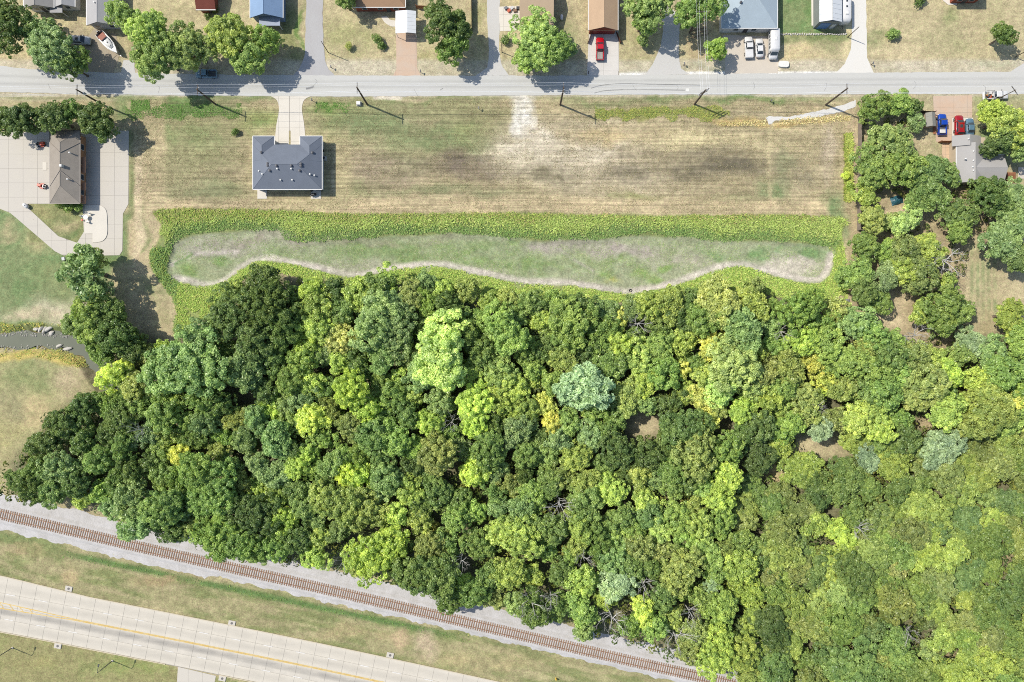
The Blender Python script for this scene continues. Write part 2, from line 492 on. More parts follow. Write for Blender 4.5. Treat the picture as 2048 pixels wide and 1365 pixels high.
# field south of the street
rect(255, 1715, 198, 428, (186, 170, 126), 10, 1.0, 0.2, 0.1)
for a in [(360, 222, 120, 17, (112, 144, 74), 0.3, 1.0, 0.25), (275, 212, 26, 22, (118, 148, 78)), (420, 200, 130, 7, (122, 148, 80)), (430, 258, 100, 24, (166, 162, 106)), (330, 300, 60, 50, (178, 166, 118)), (440, 320, 60, 60, (164, 152, 112)), (360, 275, 100, 30, (148, 158, 98)), (380, 320, 90, 24, (160, 160, 106)), (340, 345, 60, 40, (166, 160, 112)), (470, 380, 40, 20, (148, 154, 100)), (420, 385, 70, 22, (150, 152, 104)), (520, 245, 40, 22, (158, 164, 92)),
          (510, 262, 16, 18, (140, 158, 84)), (690, 228, 70, 18, (152, 160, 92)), (660, 262, 32, 20, (140, 158, 84)), (740, 258, 110, 30, (138, 152, 96)), (900, 282, 120, 28, (136, 148, 94)), (850, 225, 140, 14, (146, 154, 96)), (960, 262, 60, 26, (148, 154, 94)), (800, 330, 50, 22, (146, 150, 98)), (760, 345, 70, 30, (166, 150, 120)), (640, 215, 40, 12, (140, 158, 80)),
          (935, 335, 90, 24, (126, 114, 96), 0.5, 1.0, 0.3), (960, 350, 60, 12, (150, 134, 110)), (700, 380, 60, 18, (160, 158, 108)), (910, 385, 120, 10, (150, 152, 104)), (1130, 305, 130, 52, (216, 202, 172), 0.6, 1, .3), (1060, 300, 60, 30, (212, 198, 162)), (1240, 360, 120, 40, (204, 188, 152), 0.6, .8), (1100, 350, 50, 18, (150, 140, 108)),
          (1260, 350, 60, 22, (140, 130, 104), .5, .8, .9), (1290, 310, 60, 14, (156, 142, 112), .5, .8, .9), (1440, 335, 120, 26, (122, 114, 92), .5, 1.0, .35), (1420, 300, 80, 12, (146, 136, 108), .5, .8), (1600, 335, 60, 32, (160, 150, 118), .6, .8, .9), (1420, 285, 120, 16, (212, 196, 142)), (1180, 270, 110, 16, (202, 180, 128)),
          (1560, 285, 70, 30, (196, 180, 132)), (1660, 300, 16, 60, (200, 182, 150)), (1640, 235, 60, 18, (206, 184, 130)), (1545, 385, 30, 22, (132, 150, 94)), (1270, 395, 44, 10, (158, 158, 96)), (1490, 404, 80, 8, (142, 150, 96)), (1480, 200, 160, 5, (130, 150, 84)), (1250, 204, 110, 8, (134, 148, 88)), (1320, 228, 120, 11, (150, 152, 74), .35, 1, .3),
          (1490, 236, 60, 8, (206, 178, 104)), (1590, 240, 70, 7, (208, 180, 106)), (1420, 212, 60, 8, (170, 158, 112)), (830, 205, 140, 6, (140, 150, 92)), (900, 228, 130, 12, (160, 156, 106)), (1670, 405, 26, 22, (120, 148, 88)), (1690, 445, 12, 40, (140, 158, 100)), (1570, 340, 14, 40, (150, 150, 106))]:
    a = tuple(a) + (.55, 1, .42)[len(a) - 5:] if len(a) < 8 else a
    ell(*a)
path([(1054, 188), (1050, 215), (1044, 240), (1052, 262)], 15, (244, 240, 228), 12, 1, 0.45, 0.9)
ell(1075, 285, 55, 26, (226, 214, 188), .6, .9, .6)
path([(1056, 262), (1080, 285), (1120, 320)], 9, (216, 202, 172), 12, 0.8, 0.6, 0.5)
path([(750, 195), (800, 196)], 4, (226, 214, 192), 4, .9)
path([(1543, 250), (1540, 290), (1538, 330), (1540, 425)], 3.5, (208, 192, 140), 3, .8, .5, .15)
rect(330, 1660, 398, 430, (210, 188, 140), 12, 0.85, 0.5, 0.3)
rect(495, 700, 255, 420, (190, 176, 126), 16, 0.75, .6, .3)
path([(668, 292), (665, 350), (666, 385)], 3, (206, 192, 150), 3, .8)
# tracks west of the field, station lawns
rect(256, 330, 200, 700, (204, 184, 138), 12, 0.8, 0.5, 0.2)
path([(262, 265), (262, 420), (250, 440), (250, 520)], 6, (132, 146, 84), 5, .8)
path([(284, 420), (288, 470), (285, 500)], 7, (146, 152, 96), 8, .8, .8, .5)
path([(270, 290), (278, 470), (262, 540), (270, 610)], 8, (218, 198, 156), 7, .8, .4, .4)
rect(255, 355, 540, 690, (206, 188, 142), 10, .7, .5)
ell(310, 570, 26, 30, (162, 164, 108)); ell(320, 640, 20, 30, (176, 170, 116))
rect(-80, 250, 425, 660, (126, 152, 90), 14, 1.0, 0.2, .6)
for a in [(25, 460, 20, 18, (190, 176, 126)), (75, 490, 26, 22, (178, 172, 116)), (110, 560, 40, 26, (150, 158, 98)), (40, 560, 40, 24, (124, 150, 88)), (120, 618, 60, 24, (214, 200, 166), .6, 1, .4), (190, 600, 50, 20, (206, 192, 152)), (60, 630, 60, 12, (206, 190, 150)), (220, 525, 40, 10, (118, 144, 74)), (250, 570, 30, 40, (190, 176, 128))]:
    ell(*a)
rect(60, 168, 404, 486, (146, 150, 90), 4, 1, .3); ell(130, 450, 22, 14, (186, 172, 122)); ell(145, 470, 14, 8, (112, 144, 74)); ell(80, 425, 20, 12, (166, 160, 100))
# meadow south of the creek
rect(-80, 215, 700, 960, (176, 172, 112), 14, 1.0, .3, .6)
for a in [(60, 760, 60, 40, (150, 158, 96)), (150, 765, 46, 34, (190, 174, 130)), (60, 830, 60, 30, (200, 182, 126)), (25, 900, 30, 40, (182, 172, 110)), (40, 950, 40, 30, (200, 178, 130)), (90, 712, 80, 10, (204, 184, 84)), (20, 810, 20, 40, (162, 156, 108))]:
    ell(*a)
path([(-40, 720), (60, 708), (110, 716), (160, 728)], 8, (206, 184, 84), 6, .9)
path([(-40, 655), (60, 656), (120, 660)], 8, (150, 160, 84), 6, .9)
# the pond: green banks, grey mud, pale margin, green patches
poly(BANK, (150, 164, 84), 6)
poly(POND, (170, 178, 136), 6)
for a in [(560, 485, 110, 18, (176, 170, 150)), (430, 490, 80, 18, (172, 168, 148)), (1240, 500, 110, 14, (184, 176, 158)), (1130, 490, 70, 10, (180, 172, 154)), (1580, 530, 60, 24, (204, 196, 176)), (1380, 520, 60, 14, (184, 180, 154)), (690, 530, 70, 14, (186, 180, 160)), (960, 540, 60, 10, (190, 184, 164))]: ell(*a, .5, 1, .5, .7)
for a in [(370, 545, 30, 18, (136, 164, 88)), (420, 530, 40, 20, (150, 158, 110)), (440, 515, 22, 12, (124, 156, 84)), (640, 510, 110, 24, (140, 160, 104)), (820, 500, 130, 22, (132, 156, 92)), (930, 515, 110, 22, (138, 162, 96)), (1050, 530, 90, 18, (136, 162, 92)), (1010, 490, 60, 10, (140, 160, 100)), (1150, 520, 50, 14, (144, 164, 96)),
          (1215, 545, 26, 12, (138, 166, 84)), (1225, 560, 16, 6, (176, 180, 88)), (1290, 545, 30, 14, (140, 168, 88)), (1320, 555, 12, 10, (140, 168, 88)), (1340, 530, 12, 8, (134, 164, 84)), (1240, 520, 34, 10, (140, 164, 92)), (1350, 500, 40, 12, (150, 160, 114)), (1420, 505, 30, 10, (136, 164, 104)), (1520, 510, 50, 16, (126, 162, 94)), (1620, 505, 40, 14, (124, 160, 94)),
          (1580, 535, 44, 18, (206, 198, 178)), (1600, 520, 20, 8, (200, 192, 172)), (1260, 500, 60, 12, (176, 166, 152)), (1120, 492, 60, 8, (176, 168, 152)), (500, 475, 60, 8, (166, 156, 138)), (880, 480, 60, 8, (158, 162, 124)), (720, 490, 60, 8, (160, 158, 126)), (1440, 545, 20, 8, (196, 186, 168))]:
    ell(*a)
path([(345, 556), (411, 568), (449, 556), (487, 529), (516, 517), (610, 527), (700, 550), (788, 534), (876, 526), (920, 536), (978, 548), (1052, 561), (1139, 565), (1227, 579), (1263, 581), (1332, 570), (1390, 550), (1440, 531), (1487, 527), (1531, 539), (1581, 553), (1630, 560), (1655, 545), (1665, 510)], 6.0, (212, 202, 188), 7, .95, .25, .2)
path([(338, 530), (372, 512), (410, 505), (470, 500)], 3.5, (202, 192, 180), 4, .9, .3, .2)
path([(345, 528), (380, 508)], 3.0, (112, 150, 80), 4, .9, .2)
path([(1108, 488), (1150, 520), (1185, 540)], 2.5, (198, 190, 174), 4, .8, .4)
# wood and grove floor
poly(FOREST, (132, 130, 92), 18, 1, 0, .6)
poly(EAST_GROVE, (186, 166, 124), 14, .9, .3, .6)
rect(1930, 2060, 470, 650, (202, 186, 138), 14, 1, .4, .5)
for k, x in enumerate((1945, 1957, 1968, 1979, 1991)): path([(x, 490), (x - 2, 640)], 4, (150, 164, 104), 4, .75, .8, .1)
for a in [(1782, 622, 34, 46, (216, 196, 150), .4, 1, .2), (1810, 430, 50, 16, (214, 192, 150), .4, 1, .2), (1292, 846, 34, 26, (208, 192, 146), .5, 1, .15), (1640, 892, 66, 26, (206, 190, 140), .5, 1, .2), (1560, 946, 20, 30, (206, 188, 130), .4, 1, .2), (1855, 842, 24, 14, (196, 176, 130)), (1684, 600, 20, 26, (208, 186, 148), .4, 1, .2), (1360, 1000, 30, 14, (180, 162, 116)), (1250, 968, 24, 10, (196, 164, 126)), (2010, 1100, 24, 20, (196, 176, 126)), (1900, 1310, 20, 8, (204, 178, 130)), (1680, 970, 12, 6, (190, 168, 130)), (1730, 330, 14, 60, (206, 184, 142)), (1705, 300, 10, 90, (206, 184, 142))]:
    a = tuple(a) + (.5, 1, .4)[len(a) - 5:] if len(a) < 8 else a
    ell(*a, wob=.3)
rect(1735, 1865, 190, 290, (196, 178, 134), 14, .8, .5); rect(1866, 2060, 250, 330, (146, 156, 100), 14, .7, .6); ell(1980, 268, 20, 20, (136, 160, 96), .3); ell(1870, 300, 24, 20, (196, 182, 134))
rect(1830, 1868, 190, 225, (190, 178, 132), 8); rect(1945, 2060, 190, 225, (166, 168, 112), 8, .9)
# highway verges
verge_t = (GX * 0.212)
band = lambda a, b, soft: np.clip((GY - (a + verge_t)) / soft + .5, 0, 1) * np.clip(((b + verge_t) - GY) / soft + .5, 0, 1) * (GX < 1500)
mixc(band(1050, 1160, 8), (170, 162, 110)); mixc(band(1050, 1160, 8) * np.clip((fbm(GX * .25 + GY * .05, GY - GX * .212, 16, 55) - .4) * 5, 0, 1) * .85, (138, 148, 82)); mixc(band(1050, 1160, 8) * np.clip((fbm(GX * .2, GY - GX * .212, 12, 56) - .52) * 6, 0, 1) * .6, (192, 178, 128))
mixc(band(1074, 1086, 7) * np.clip((GX - 110) / 60, 0, 1) * np.clip((930 - GX) / 80, 0, 1), (106, 138, 68))
mixc(band(1054, 1063, 5) * np.clip((GX - 100) / 60, 0, 1), (198, 184, 132))
mixc(band(1064, 1080, 10) * np.clip((120 - GX) / 40, 0, 1), (136, 150, 84))
mixc((GY > 1262 + verge_t) * 1.0 * (GX < 900), (164, 158, 98)); mixc((GY > 1262 + verge_t) * np.clip((n_mid - .45) * 4, 0, 1) * (GX < 900), (148, 156, 84))
for a in [(40, 1100, 40, 14, (190, 164, 116)), (140, 1150, 20, 22, (188, 168, 116)), (330, 1160, 60, 12, (170, 152, 104)), (700, 1275, 80, 14, (180, 166, 112)), (980, 1320, 120, 16, (186, 172, 116)), (800, 1280, 20, 20, (196, 172, 126)), (270, 1330, 60, 16, (150, 160, 80)), (470, 1356, 20, 8, (128, 152, 74)), (60, 1330, 50, 16, (170, 162, 96)), (850, 1298, 20, 24, (196, 176, 138))]:
    ell(*a)
STR = np.clip(((GY > 196) & (GY < 430) & (GX > 270) & (GX < 1700)) * 1.0 + band(1060, 1165, 10) * .0, 0, 1)
GZ = height(GX, GY)
g_ = C @ np.array([.3, .6, .1]); C = C * .80 + g_[..., None] * .20 * np.array([1.02, 1.0, .94])      # sun bleached
C *= (1.12 + 0.50 * (n_sm - .5) + .34 * (n_mid - .5))[..., None]
nX, nY = len(gx), len(gy)
V = np.stack([(GX - 1024) * MPP, (682.5 - GY) * MPP, GZ], -1).reshape(-1, 3)
idx = np.arange(nX * nY).reshape(nY, nX)
Q = np.stack([idx[1:, :-1], idx[1:, 1:], idx[:-1, 1:], idx[:-1, :-1]], -1).reshape(-1, 4)
GROUND_MAT = ground_material()
ground = bigmesh("ground", V, Q, GROUND_MAT, col=C.reshape(-1, 3), var=STR.ravel(), smooth=True)
tag(ground, "dry mown grass, bare soil and green patches over the whole area", None, None, "structure")
# the pond floor is a surface of its own, lying in the hollow
m4 = (sdf((GX[:-1, :-1] + GX[1:, 1:]) / 2, (GY[:-1, :-1] + GY[1:, 1:]) / 2, POND) < -1).ravel()
q = Q[m4]; used, inv = np.unique(q, return_inverse=True)
pv = V[used].copy(); pv[:, 2] += 0.03
bed = bigmesh("pond_bed", pv, inv.reshape(-1, 4), GROUND_MAT, col=C.reshape(-1, 3)[used], var=np.zeros(len(used)), smooth=True)
tag(bed, "dry grey mud bed of the long drained pond with green patches", None, None, "structure")

def gz(px, py):
    return float(height(np.array([float(px)]), np.array([float(py)]))[0])

# creek water
ribbon = MB(); last = None
for i, (x, y) in enumerate(CREEK):
    a = CREEK[max(i - 1, 0)]; b = CREEK[min(i + 1, len(CREEK) - 1)]
    L = math.hypot(b[0] - a[0], b[1] - a[1]); nx, ny = -(b[1] - a[1]) / L, (b[0] - a[0]) / L
    w = 17 + 5 * math.sin(i * 1.3)
    p, q_ = W(x + nx * w, y + ny * w), W(x - nx * w, y - ny * w)
    ribbon.v += [(p.x, p.y, -1.25), (q_.x, q_.y, -1.25)]
    if i: ribbon.f.append((2 * i - 2, 2 * i, 2 * i + 1, 2 * i - 1))
t = NT("creek_water")
t.base(t.mix(t.noise(0.4, 3), alb(112, 118, 100), alb(132, 136, 116)), 0.12, 0.5)
t.bump(t.noise(2.2, 3), 0.08, 0.05)
creek = ribbon.build("creek_water", t.m, fix=True)
pool = polysheet("woodland_pool", wpts(rough([(1212, 738), (1240, 736), (1256, 752), (1240, 762), (1222, 752)], 2, 6)), 0.04, t.m, kind="structure", label="small grey pool glimpsed between the trees")
tag(creek, "murky grey green creek water between low banks", None, None, "structure")

# ---- paving materials
ASPHALT = surf("worn_asphalt", alb(222, 222, 217), 0.05, 0.12, 5, 0.9, 0.15, c2=alb(213, 213, 210), stretch=(0.25, 1, 1))
SIDE_ASPHALT = surf("patched_asphalt", alb(205, 205, 206), 0.07, 0.2, 5, 0.9, 0.15, c2=alb(190, 188, 188), stretch=(1, 0.4, 1))
GRAVEL = surf("limestone_gravel", alb(226, 225, 222), 0.08, 0.5, 9, 0.95, 0.1, c2=alb(214, 212, 208), bump=0.4)
WHITE_GRAVEL = surf("white_gravel", alb(248, 246, 240), 0.06, 0.4, 9, 0.95, 0.1, c2=alb(238, 235, 228), bump=0.3)
CONCRETE = surf("concrete", alb(228, 222, 210), 0.05, 0.3, 5, 0.9, 0.15, c2=alb(218, 212, 202))
PALE_CONCRETE = surf("pale_concrete", alb(240, 234, 222), 0.04, 0.3, 5, 0.9, 0.15)
PINK_CONCRETE = surf("pink_concrete", alb(226, 204, 184), 0.07, 0.4, 5, 0.9, 0.15, c2=alb(218, 190, 166))
TAN_CONCRETE = surf("tan_concrete", alb(232, 222, 206), 0.05, 0.35, 5, 0.9, 0.15, c2=alb(220, 210, 196))
JOINT = surf("joint_filler", alb(176, 170, 160), 0.1)
def highway_concrete():
    t = NT("highway_concrete")
    f = t.mul(t.rng(t.noise(0.3, 4), 0.3, 0.7, 0.955, 1.045), t.rng(t.noise(6, 5, .75), .25, .75, .95, 1.05))
    t.base(t.scale_col(alb(230, 223, 209), f), 0.85, 0.2)
    return t.m
HWY = highway_concrete()
RUBBED = surf("tyre_darkened_concrete", alb(222, 216, 204), 0.05, 0.25, 4, 0.85, 0.2, c2=alb(228, 221, 208))

# ---- the street across the north
top = [(-80, 124), (0, 132), (75, 140), (200, 145), (400, 149), (600, 151), (820, 152), (1230, 151), (1600, 147), (2130, 143)]
bot = [(-80, 178), (0, 184), (150, 188), (330, 191), (560, 193), (820, 193), (1230, 190), (1600, 189), (2130, 188)]
road_px = rough(smooth_line(top, 6), 0.7, 9, 3, False) + rough(smooth_line(bot, 6), 0.7, 9, 4, False)[::-1]
road = polysheet("street", wpts(road_px), 0.05, ASPHALT, kind="structure", label="pale worn asphalt street running past the houses")
for i, (a, b) in enumerate([((-80, 133.5), (0, 141)), ]): pass
side = rough(smooth_line([(617, -90), (613, 0), (611, 60), (609, 110), (600, 135), (585, 153)], 5), .7, 7, 5, False) + rough(smooth_line([(652, -90), (646, 0), (646, 60), (649, 110), (655, 135), (672, 153)], 5), .8, 7, 6, False)[::-1]
polysheet("side_street", wpts(side), 0.042, SIDE_ASPHALT, kind="structure", label="narrow asphalt lane joining the street from the north")
def drive(name, pts, mat, label, z=0.03, am=0.6, seed=2):
    return polysheet(name, wpts(rough(pts, am, 6, seed)), z, mat, kind="structure", label=label)
drive("gravel_drive", [(975, -90), (1000, -90), (999, 60), (998, 100), (1003, 130), (1018, 151), (950, 153), (975, 135), (978, 100), (974, 40)], GRAVEL, "grey gravel drive between two yards", seed=5)
drive("gravel_drive", [(1322, 0), (1358, 30), (1359, 60), (1357, 110), (1362, 138), (1380, 149), (1290, 151), (1308, 125), (1322, 90), (1326, 60)], GRAVEL, "wide grey gravel drive beside the house under power lines", seed=6)
drive("gravel_drive", [(1702, -90), (1731, -90), (1733, 60), (1734, 115), (1748, 147), (1668, 149), (1690, 128), (1702, 100), (1704, 50)], WHITE_GRAVEL, "bright white gravel drive beside the metal building", seed=7)
drive("gravel_lot", [(1446, 70), (1556, 74), (1556, 147), (1450, 148), (1450, 105)], TAN_CONCRETE, "dusty tan parking lot in front of the blue grey house", seed=8, z=0.026)
drive("gravel_corner", [(2034, 135), (2130, 80), (2130, 145), (2020, 145)], GRAVEL, "gravel corner where another lane joins", seed=9)
drive("boat_lot", [(190, 55), (232, 70), (240, 110), (226, 146), (150, 146), (160, 100)], surf("dirt_lot", alb(196, 182, 160), .1, .5, 6, c2=alb(180, 170, 150)), "dusty lot under the boat", seed=10)
drive("yard_drive", [(247, 121), (268, 121), (271, 149), (242, 149)], GRAVEL, "short gravel drive under the row of trees", seed=11)

def paved(name, outline, cell, mat, z, label, ang=0.0, gap=0.016, holes=(), off=(0, 0), thick=0.12, base=True):
    """concrete laid in slabs: a dark bed and one slab per bay"""
    wp = wpts(outline)
    bedding = polysheet(name, wp, z - 0.022, JOINT, kind="structure", label=label, holes=[wpts(h) for h in holes])
    xs = [p[0] for p in wp]; ys = [p[1] for p in wp]
    c = cell if isinstance(cell, tuple) else (cell, cell)
    x = math.floor(min(xs) / c[0]) * c[0] + off[0] - c[0]
    while x < max(xs):
        y = math.floor(min(ys) / c[1]) * c[1] + off[1] - c[1]
        while y < max(ys):
            p = clip_cell(wp, x + gap, x + c[0] - gap, y + gap, y + c[1] - gap)
            y += c[1]
            if len(p) < 3 or area(p) < 0.25: continue
            if holes:
                mx = sum(a[0] for a in p) / len(p); my = sum(a[1] for a in p) / len(p)
                if any(inside(np.array([mx]), np.array([my]), wpts(h))[0] for h in holes): continue
            polysheet("slab", p, z + rnd.uniform(-0.003, 0.003), mat, bedding)
        x += c[0]
    return bedding

# fire-station style apron: built from four simple outlines that share one bed each
paved("concrete_apron", [(-60, 266), (102, 264), (102, 408), (56, 408), (60, 420), (117, 473), (154, 486), (168, 486), (168, 512), (128, 512), (110, 503), (31, 435), (20, 426), (0, 418), (-60, 405)], 3.45, CONCRETE, 0.05, "large pale concrete apron west of the brown roofed building")
paved("concrete_apron", [(161, 262), (258, 262), (257, 408), (254, 414), (246, 428), (245, 502), (239, 511), (168.4, 512), (168.4, 486), (154.4, 486), (168, 464), (165, 408), (161, 408)], 3.45, CONCRETE, 0.05, "pale concrete apron east of the brown roofed building", off=(1.2, 0.4))
pad = smooth_line([(170, 411), (198, 411), (212, 420), (215, 440), (215, 468), (208, 481), (196, 485), (186, 485)], 5) + [(186, 468), (170, 468)]
polysheet("raised_pad", wpts(pad), 0.18, PALE_CONCRETE, thick=0.2, label="raised pale concrete island with rounded corners on the apron", cat="concrete pad")

# duplex driveway, grass strip left open in the middle
L_ = smooth_line([(542, 193), (553, 200), (557.5, 212), (557.5, 225), (553, 250), (551, 268)], 5)
R_ = smooth_line([(621, 193), (609, 200), (604.5, 212), (604.5, 225), (608.5, 250), (611, 282)], 5)
paved("duplex_driveway", L_ + [(550, 283), (548, 292), (578, 292), (578, 262), (579.3, 262), (579.3, 193)], (2.55, 3.4), PALE_CONCRETE, 0.055, "western half of the flared concrete driveway of the grey duplex", off=(0.1, 0.3))
paved("duplex_driveway", [(579.4, 193), (579.4, 262), (581.5, 262), (581.5, 292), (610, 292)] + R_[::-1], (2.55, 3.4), PALE_CONCRETE, 0.055, "eastern half of the flared concrete driveway of the grey duplex", off=(0.1, 0.3))
for x0, x1, lab in ((515, 534, "western"), (622, 642, "eastern")):
    polysheet("back_patio", wpts([(x0, 372), (x1, 372), (x1, 398), (x0, 398)]), 0.09, PALE_CONCRETE, thick=0.1, label=f"small white concrete patio behind the {lab} half of the duplex", cat="patio")
# yard drives in concrete
paved("concrete_drive", [(792, 60), (833, 60), (834, 135), (842, 152), (786, 152), (793, 138)], (4.95, 3.6), PINK_CONCRETE, 0.045, "pinkish concrete drive under the white carport", off=(1.7, 0))
paved("concrete_drive", [(1178, 55), (1237, 55), (1238, 151), (1174, 151)], (3.5, 3.6), surf("grey_concrete", alb(232, 228, 222), .05, .3, 5), 0.045, "concrete drive under the red pickup", off=(1, 0))
paved("concrete_pad", [(997, 14), (1040, 12), (1041, 55), (1030, 62), (1000, 63)], (2.6, 2.9), PALE_CONCRETE, 0.045, "white concrete pad beside the tan roofed house", off=(0.6, 0))
paved("brick_pink_drive", [(1866, 193), (1944, 191), (1944, 235.6), (1903.6, 235.6), (1903.6, 284), (1872, 284), (1868, 240)], (3.3, 3.3), PINK_CONCRETE, 0.045, "pinkish concrete drive with three parked vehicles", off=(0.4, 0))
polysheet("white_parking_pad", wpts([(1904, 236), (1945, 236), (1945, 276), (1904, 276)]), 0.062, PALE_CONCRETE, kind="structure", label="pale concrete pad under the red car")
paved("side_patio", [(1884, 287), (1906, 287), (1906, 320), (1890, 318), (1884, 310)], (1.6, 1.6), surf("peach_paving", alb(228, 200, 170), .07, .5, 6), 0.05, "peach coloured paved patio by the grey roofed house")
paved("highway_driveway", [(356, 1334), (432, 1352), (428, 1372), (420, 1400), (352, 1400)], 3.4, CONCRETE, 0.042, "concrete side entrance opening off the highway", off=(.5, 0))
polysheet("beige_slab", wpts([(2036, 335), (2100, 335), (2100, 358), (2036, 358)]), 0.1, TAN_CONCRETE, thick=.12, label="beige concrete slab at the edge of the eastern yard", cat="slab")

# ---- highway in slabs
HC = smooth_line([(-120, 1188), (-60, 1199.5), (0, 1211), (125, 1235), (267, 1263), (420, 1293.5), (605, 1331), (749, 1361.5), (900, 1394), (1100, 1438)], 20)
def along(pts, step, start=0.0):
    out = []; acc = start
    for i in range(len(pts) - 1):
        a, b = pts[i], pts[i + 1]; L = math.hypot(b[0] - a[0], b[1] - a[1])
        while acc <= L:
            t = acc / L; out.append(((a[0] + (b[0] - a[0]) * t, a[1] + (b[1] - a[1]) * t), ((b[0] - a[0]) / L, (b[1] - a[1]) / L)))
            acc += step
        acc -= L
    return out
def offs(p, d, k): return (p[0] - d[1] * k, p[1] + d[0] * k)     # k pixels to the south side
def halves(x):
    w = min(1.0, max(0.0, (170 - x) / 170)); return -(49.5 + 8 * w), 51.0
st = along(HC, 30.0, 8.0)
he = along(HC, 10.0)
outline = [offs(p, d, halves(p[0])[0] - 1.2) for p, d in he] + [offs(p, d, halves(p[0])[1] + 1.2) for p, d in he][::-1]
highway = polysheet("highway", wpts(outline), 0.03, JOINT, kind="structure", label="pale concrete highway in slabs curving along the railway")
G = 0.17
for i in range(len(st) - 1):
    (p0, d0), (p1, d1_) = st[i], st[i + 1]
    if p1[0] < -40 or p0[1] > 1480: continue
    cuts = lambda p: [halves(p[0])[0], -25.0 + 0 * p[0], 0.0, 26.0, halves(p[0])[1]]
    c0, c1 = cuts(p0), cuts(p1)
    for r in range(4):
        a = (p0[0] + d0[0] * G, p0[1] + d0[1] * G); b = (p1[0] - d1_[0] * G, p1[1] - d1_[1] * G)
        quad = [offs(a, d0, c0[r] + G), offs(b, d1_, c1[r] + G), offs(b, d1_, c1[r + 1] - G), offs(a, d0, c0[r + 1] - G)]
        if min(q[1] for q in quad) > 1400: continue
        polysheet("slab", wpts(quad), 0.06 + rnd.uniform(-.003, .003), RUBBED if (r == 2) else HWY, highway)
YELLOW = surf("worn_yellow_paint", alb(240, 205, 120), 0.12, 0.8, 5, .7, c2=alb(232, 208, 150))
WHITE_LINE = surf("worn_white_paint", alb(246, 244, 240), 0.06, 0.8, 5, .7)
def strip(name, pts, w0, w1, mat, label, z=0.072, cat="road marking", group=None):
    m = MB()
    for i, (p, d) in enumerate(pts):
        for k in (w0, w1):
            q = offs(p, d, k(p[0]) if callable(k) else k); v = W(*q); m.v.append((v.x, v.y, z))
        if i: m.f.append((2 * i - 2, 2 * i - 1, 2 * i + 1, 2 * i))
    o = m.build(name, mat, highway, fix=True)
    return o
for s, lab in ((-1, "northern"), (1, "southern")):
    strip("yellow_line", he, (lambda x, s=s: s * (1.1 + 4.6 * min(1, max(0, (150 - x) / 150))) - 0.9), (lambda x, s=s: s * (1.1 + 4.6 * min(1, max(0, (150 - x) / 150))) + 0.9), YELLOW, None)
for k in range(5):
    p, d = he[10 + k * 2]
    hat = [(offs(p, d, -4), d), (offs((p[0] + d[0] * 9, p[1] + d[1] * 9), d, 4), d)]
    m = MB(); a = offs(p, d, -4.5); b = offs((p[0] + 10 * d[0], p[1] + 10 * d[1]), d, 4.5)
    if p[0] < 110: m.add([(*W(a[0], a[1])[:2], .075), (*W(a[0] + 2, a[1])[:2], .075), (*W(b[0] + 2, b[1])[:2], .075), (*W(b[0], b[1])[:2], .075)], [(3, 2, 1, 0)]).build("yellow_hatch", YELLOW, highway)
for row, k0 in ((0, -24.2), (1, 25.2)):
    for p, d in along(HC, 65.5, 131 if row == 0 else 136):
        if p[0] < -20 or p[1] > 1400: continue
        m = MB(); L = 18
        pts = [offs(p, d, k0 - .75), offs((p[0] + d[0] * L, p[1] + d[1] * L), d, k0 - .75), offs((p[0] + d[0] * L, p[1] + d[1] * L), d, k0 + .75), offs(p, d, k0 + .75)]
        m.add([(*W(*q)[:2], 0.072) for q in pts], [(0, 1, 2, 3)]).build("lane_dash", WHITE_LINE, highway, fix=True)
def stain_material():
    t = NT("tyre_stain")
    at = t.n("Attribute", attribute_name="var")
    t.base(alb(142, 142, 144), .8, .2)
    tp_ = t.n("BsdfTransparent"); mx = t.n("MixShader")
    t.l(t.mul(at.outputs["Fac"], t.rng(t.noise(.5, 4, .6, stretch=(.25, 1.2, 1), rot=.2), .25, .75, .25, 1.0)), mx.inputs[0])
    t.l(tp_.outputs[0], mx.inputs[1]); t.l(t.b.outputs[0], mx.inputs[2]); t.l(mx.outputs[0], t.out.inputs["Surface"])
    return t.m
STAIN = stain_material()
def stain(k0, k1, peak):
    Vs, Fs, vr = [], [], []
    for i, (p, d) in enumerate(he):
        for j in range(5):
            v = W(*offs(p, d, k0 + (k1 - k0) * j / 4)); Vs.append((v.x, v.y, .068)); vr.append(peak * (0, .75, 1, .7, 0)[j])
        if i: n = i * 5; Fs += [(n - 5 + j, n - 4 + j, n + 1 + j, n + j) for j in range(4)]
    bigmesh("tyre_stain", Vs, Fs, STAIN, highway, var=vr)
stain(3, 19, .36); stain(28, 48, .12); stain(-46, -28, .10); stain(-23, -6, .12)
KERB = surf("kerb_concrete", alb(226, 214, 188), .06, .4, 5)
for nm, sd in (("north", 0), ("south", 1)):
    for i in range(len(he) - 1):
        pass
    m = MB()
    for i, (p, d) in enumerate(he):
        if sd and 350 < p[0] < 440: continue
        k = halves(p[0])[sd]; e = -1.6 if sd == 0 else 1.6
        a, b = W(*offs(p, d, k)), W(*offs(p, d, k + e))
        n = len(m.v)
        m.v += [(a.x, a.y, .0), (a.x, a.y, .19), (b.x, b.y, .19), (b.x, b.y, -.05)]
        if n and not (sd and 430 < p[0] < 452):
            m.f += [(n - 4, n - 3, n + 1, n), (n - 3, n - 2, n + 2, n + 1), (n - 2, n - 1, n + 3, n + 2)]
    m.build("kerb", KERB, highway, fix=True)

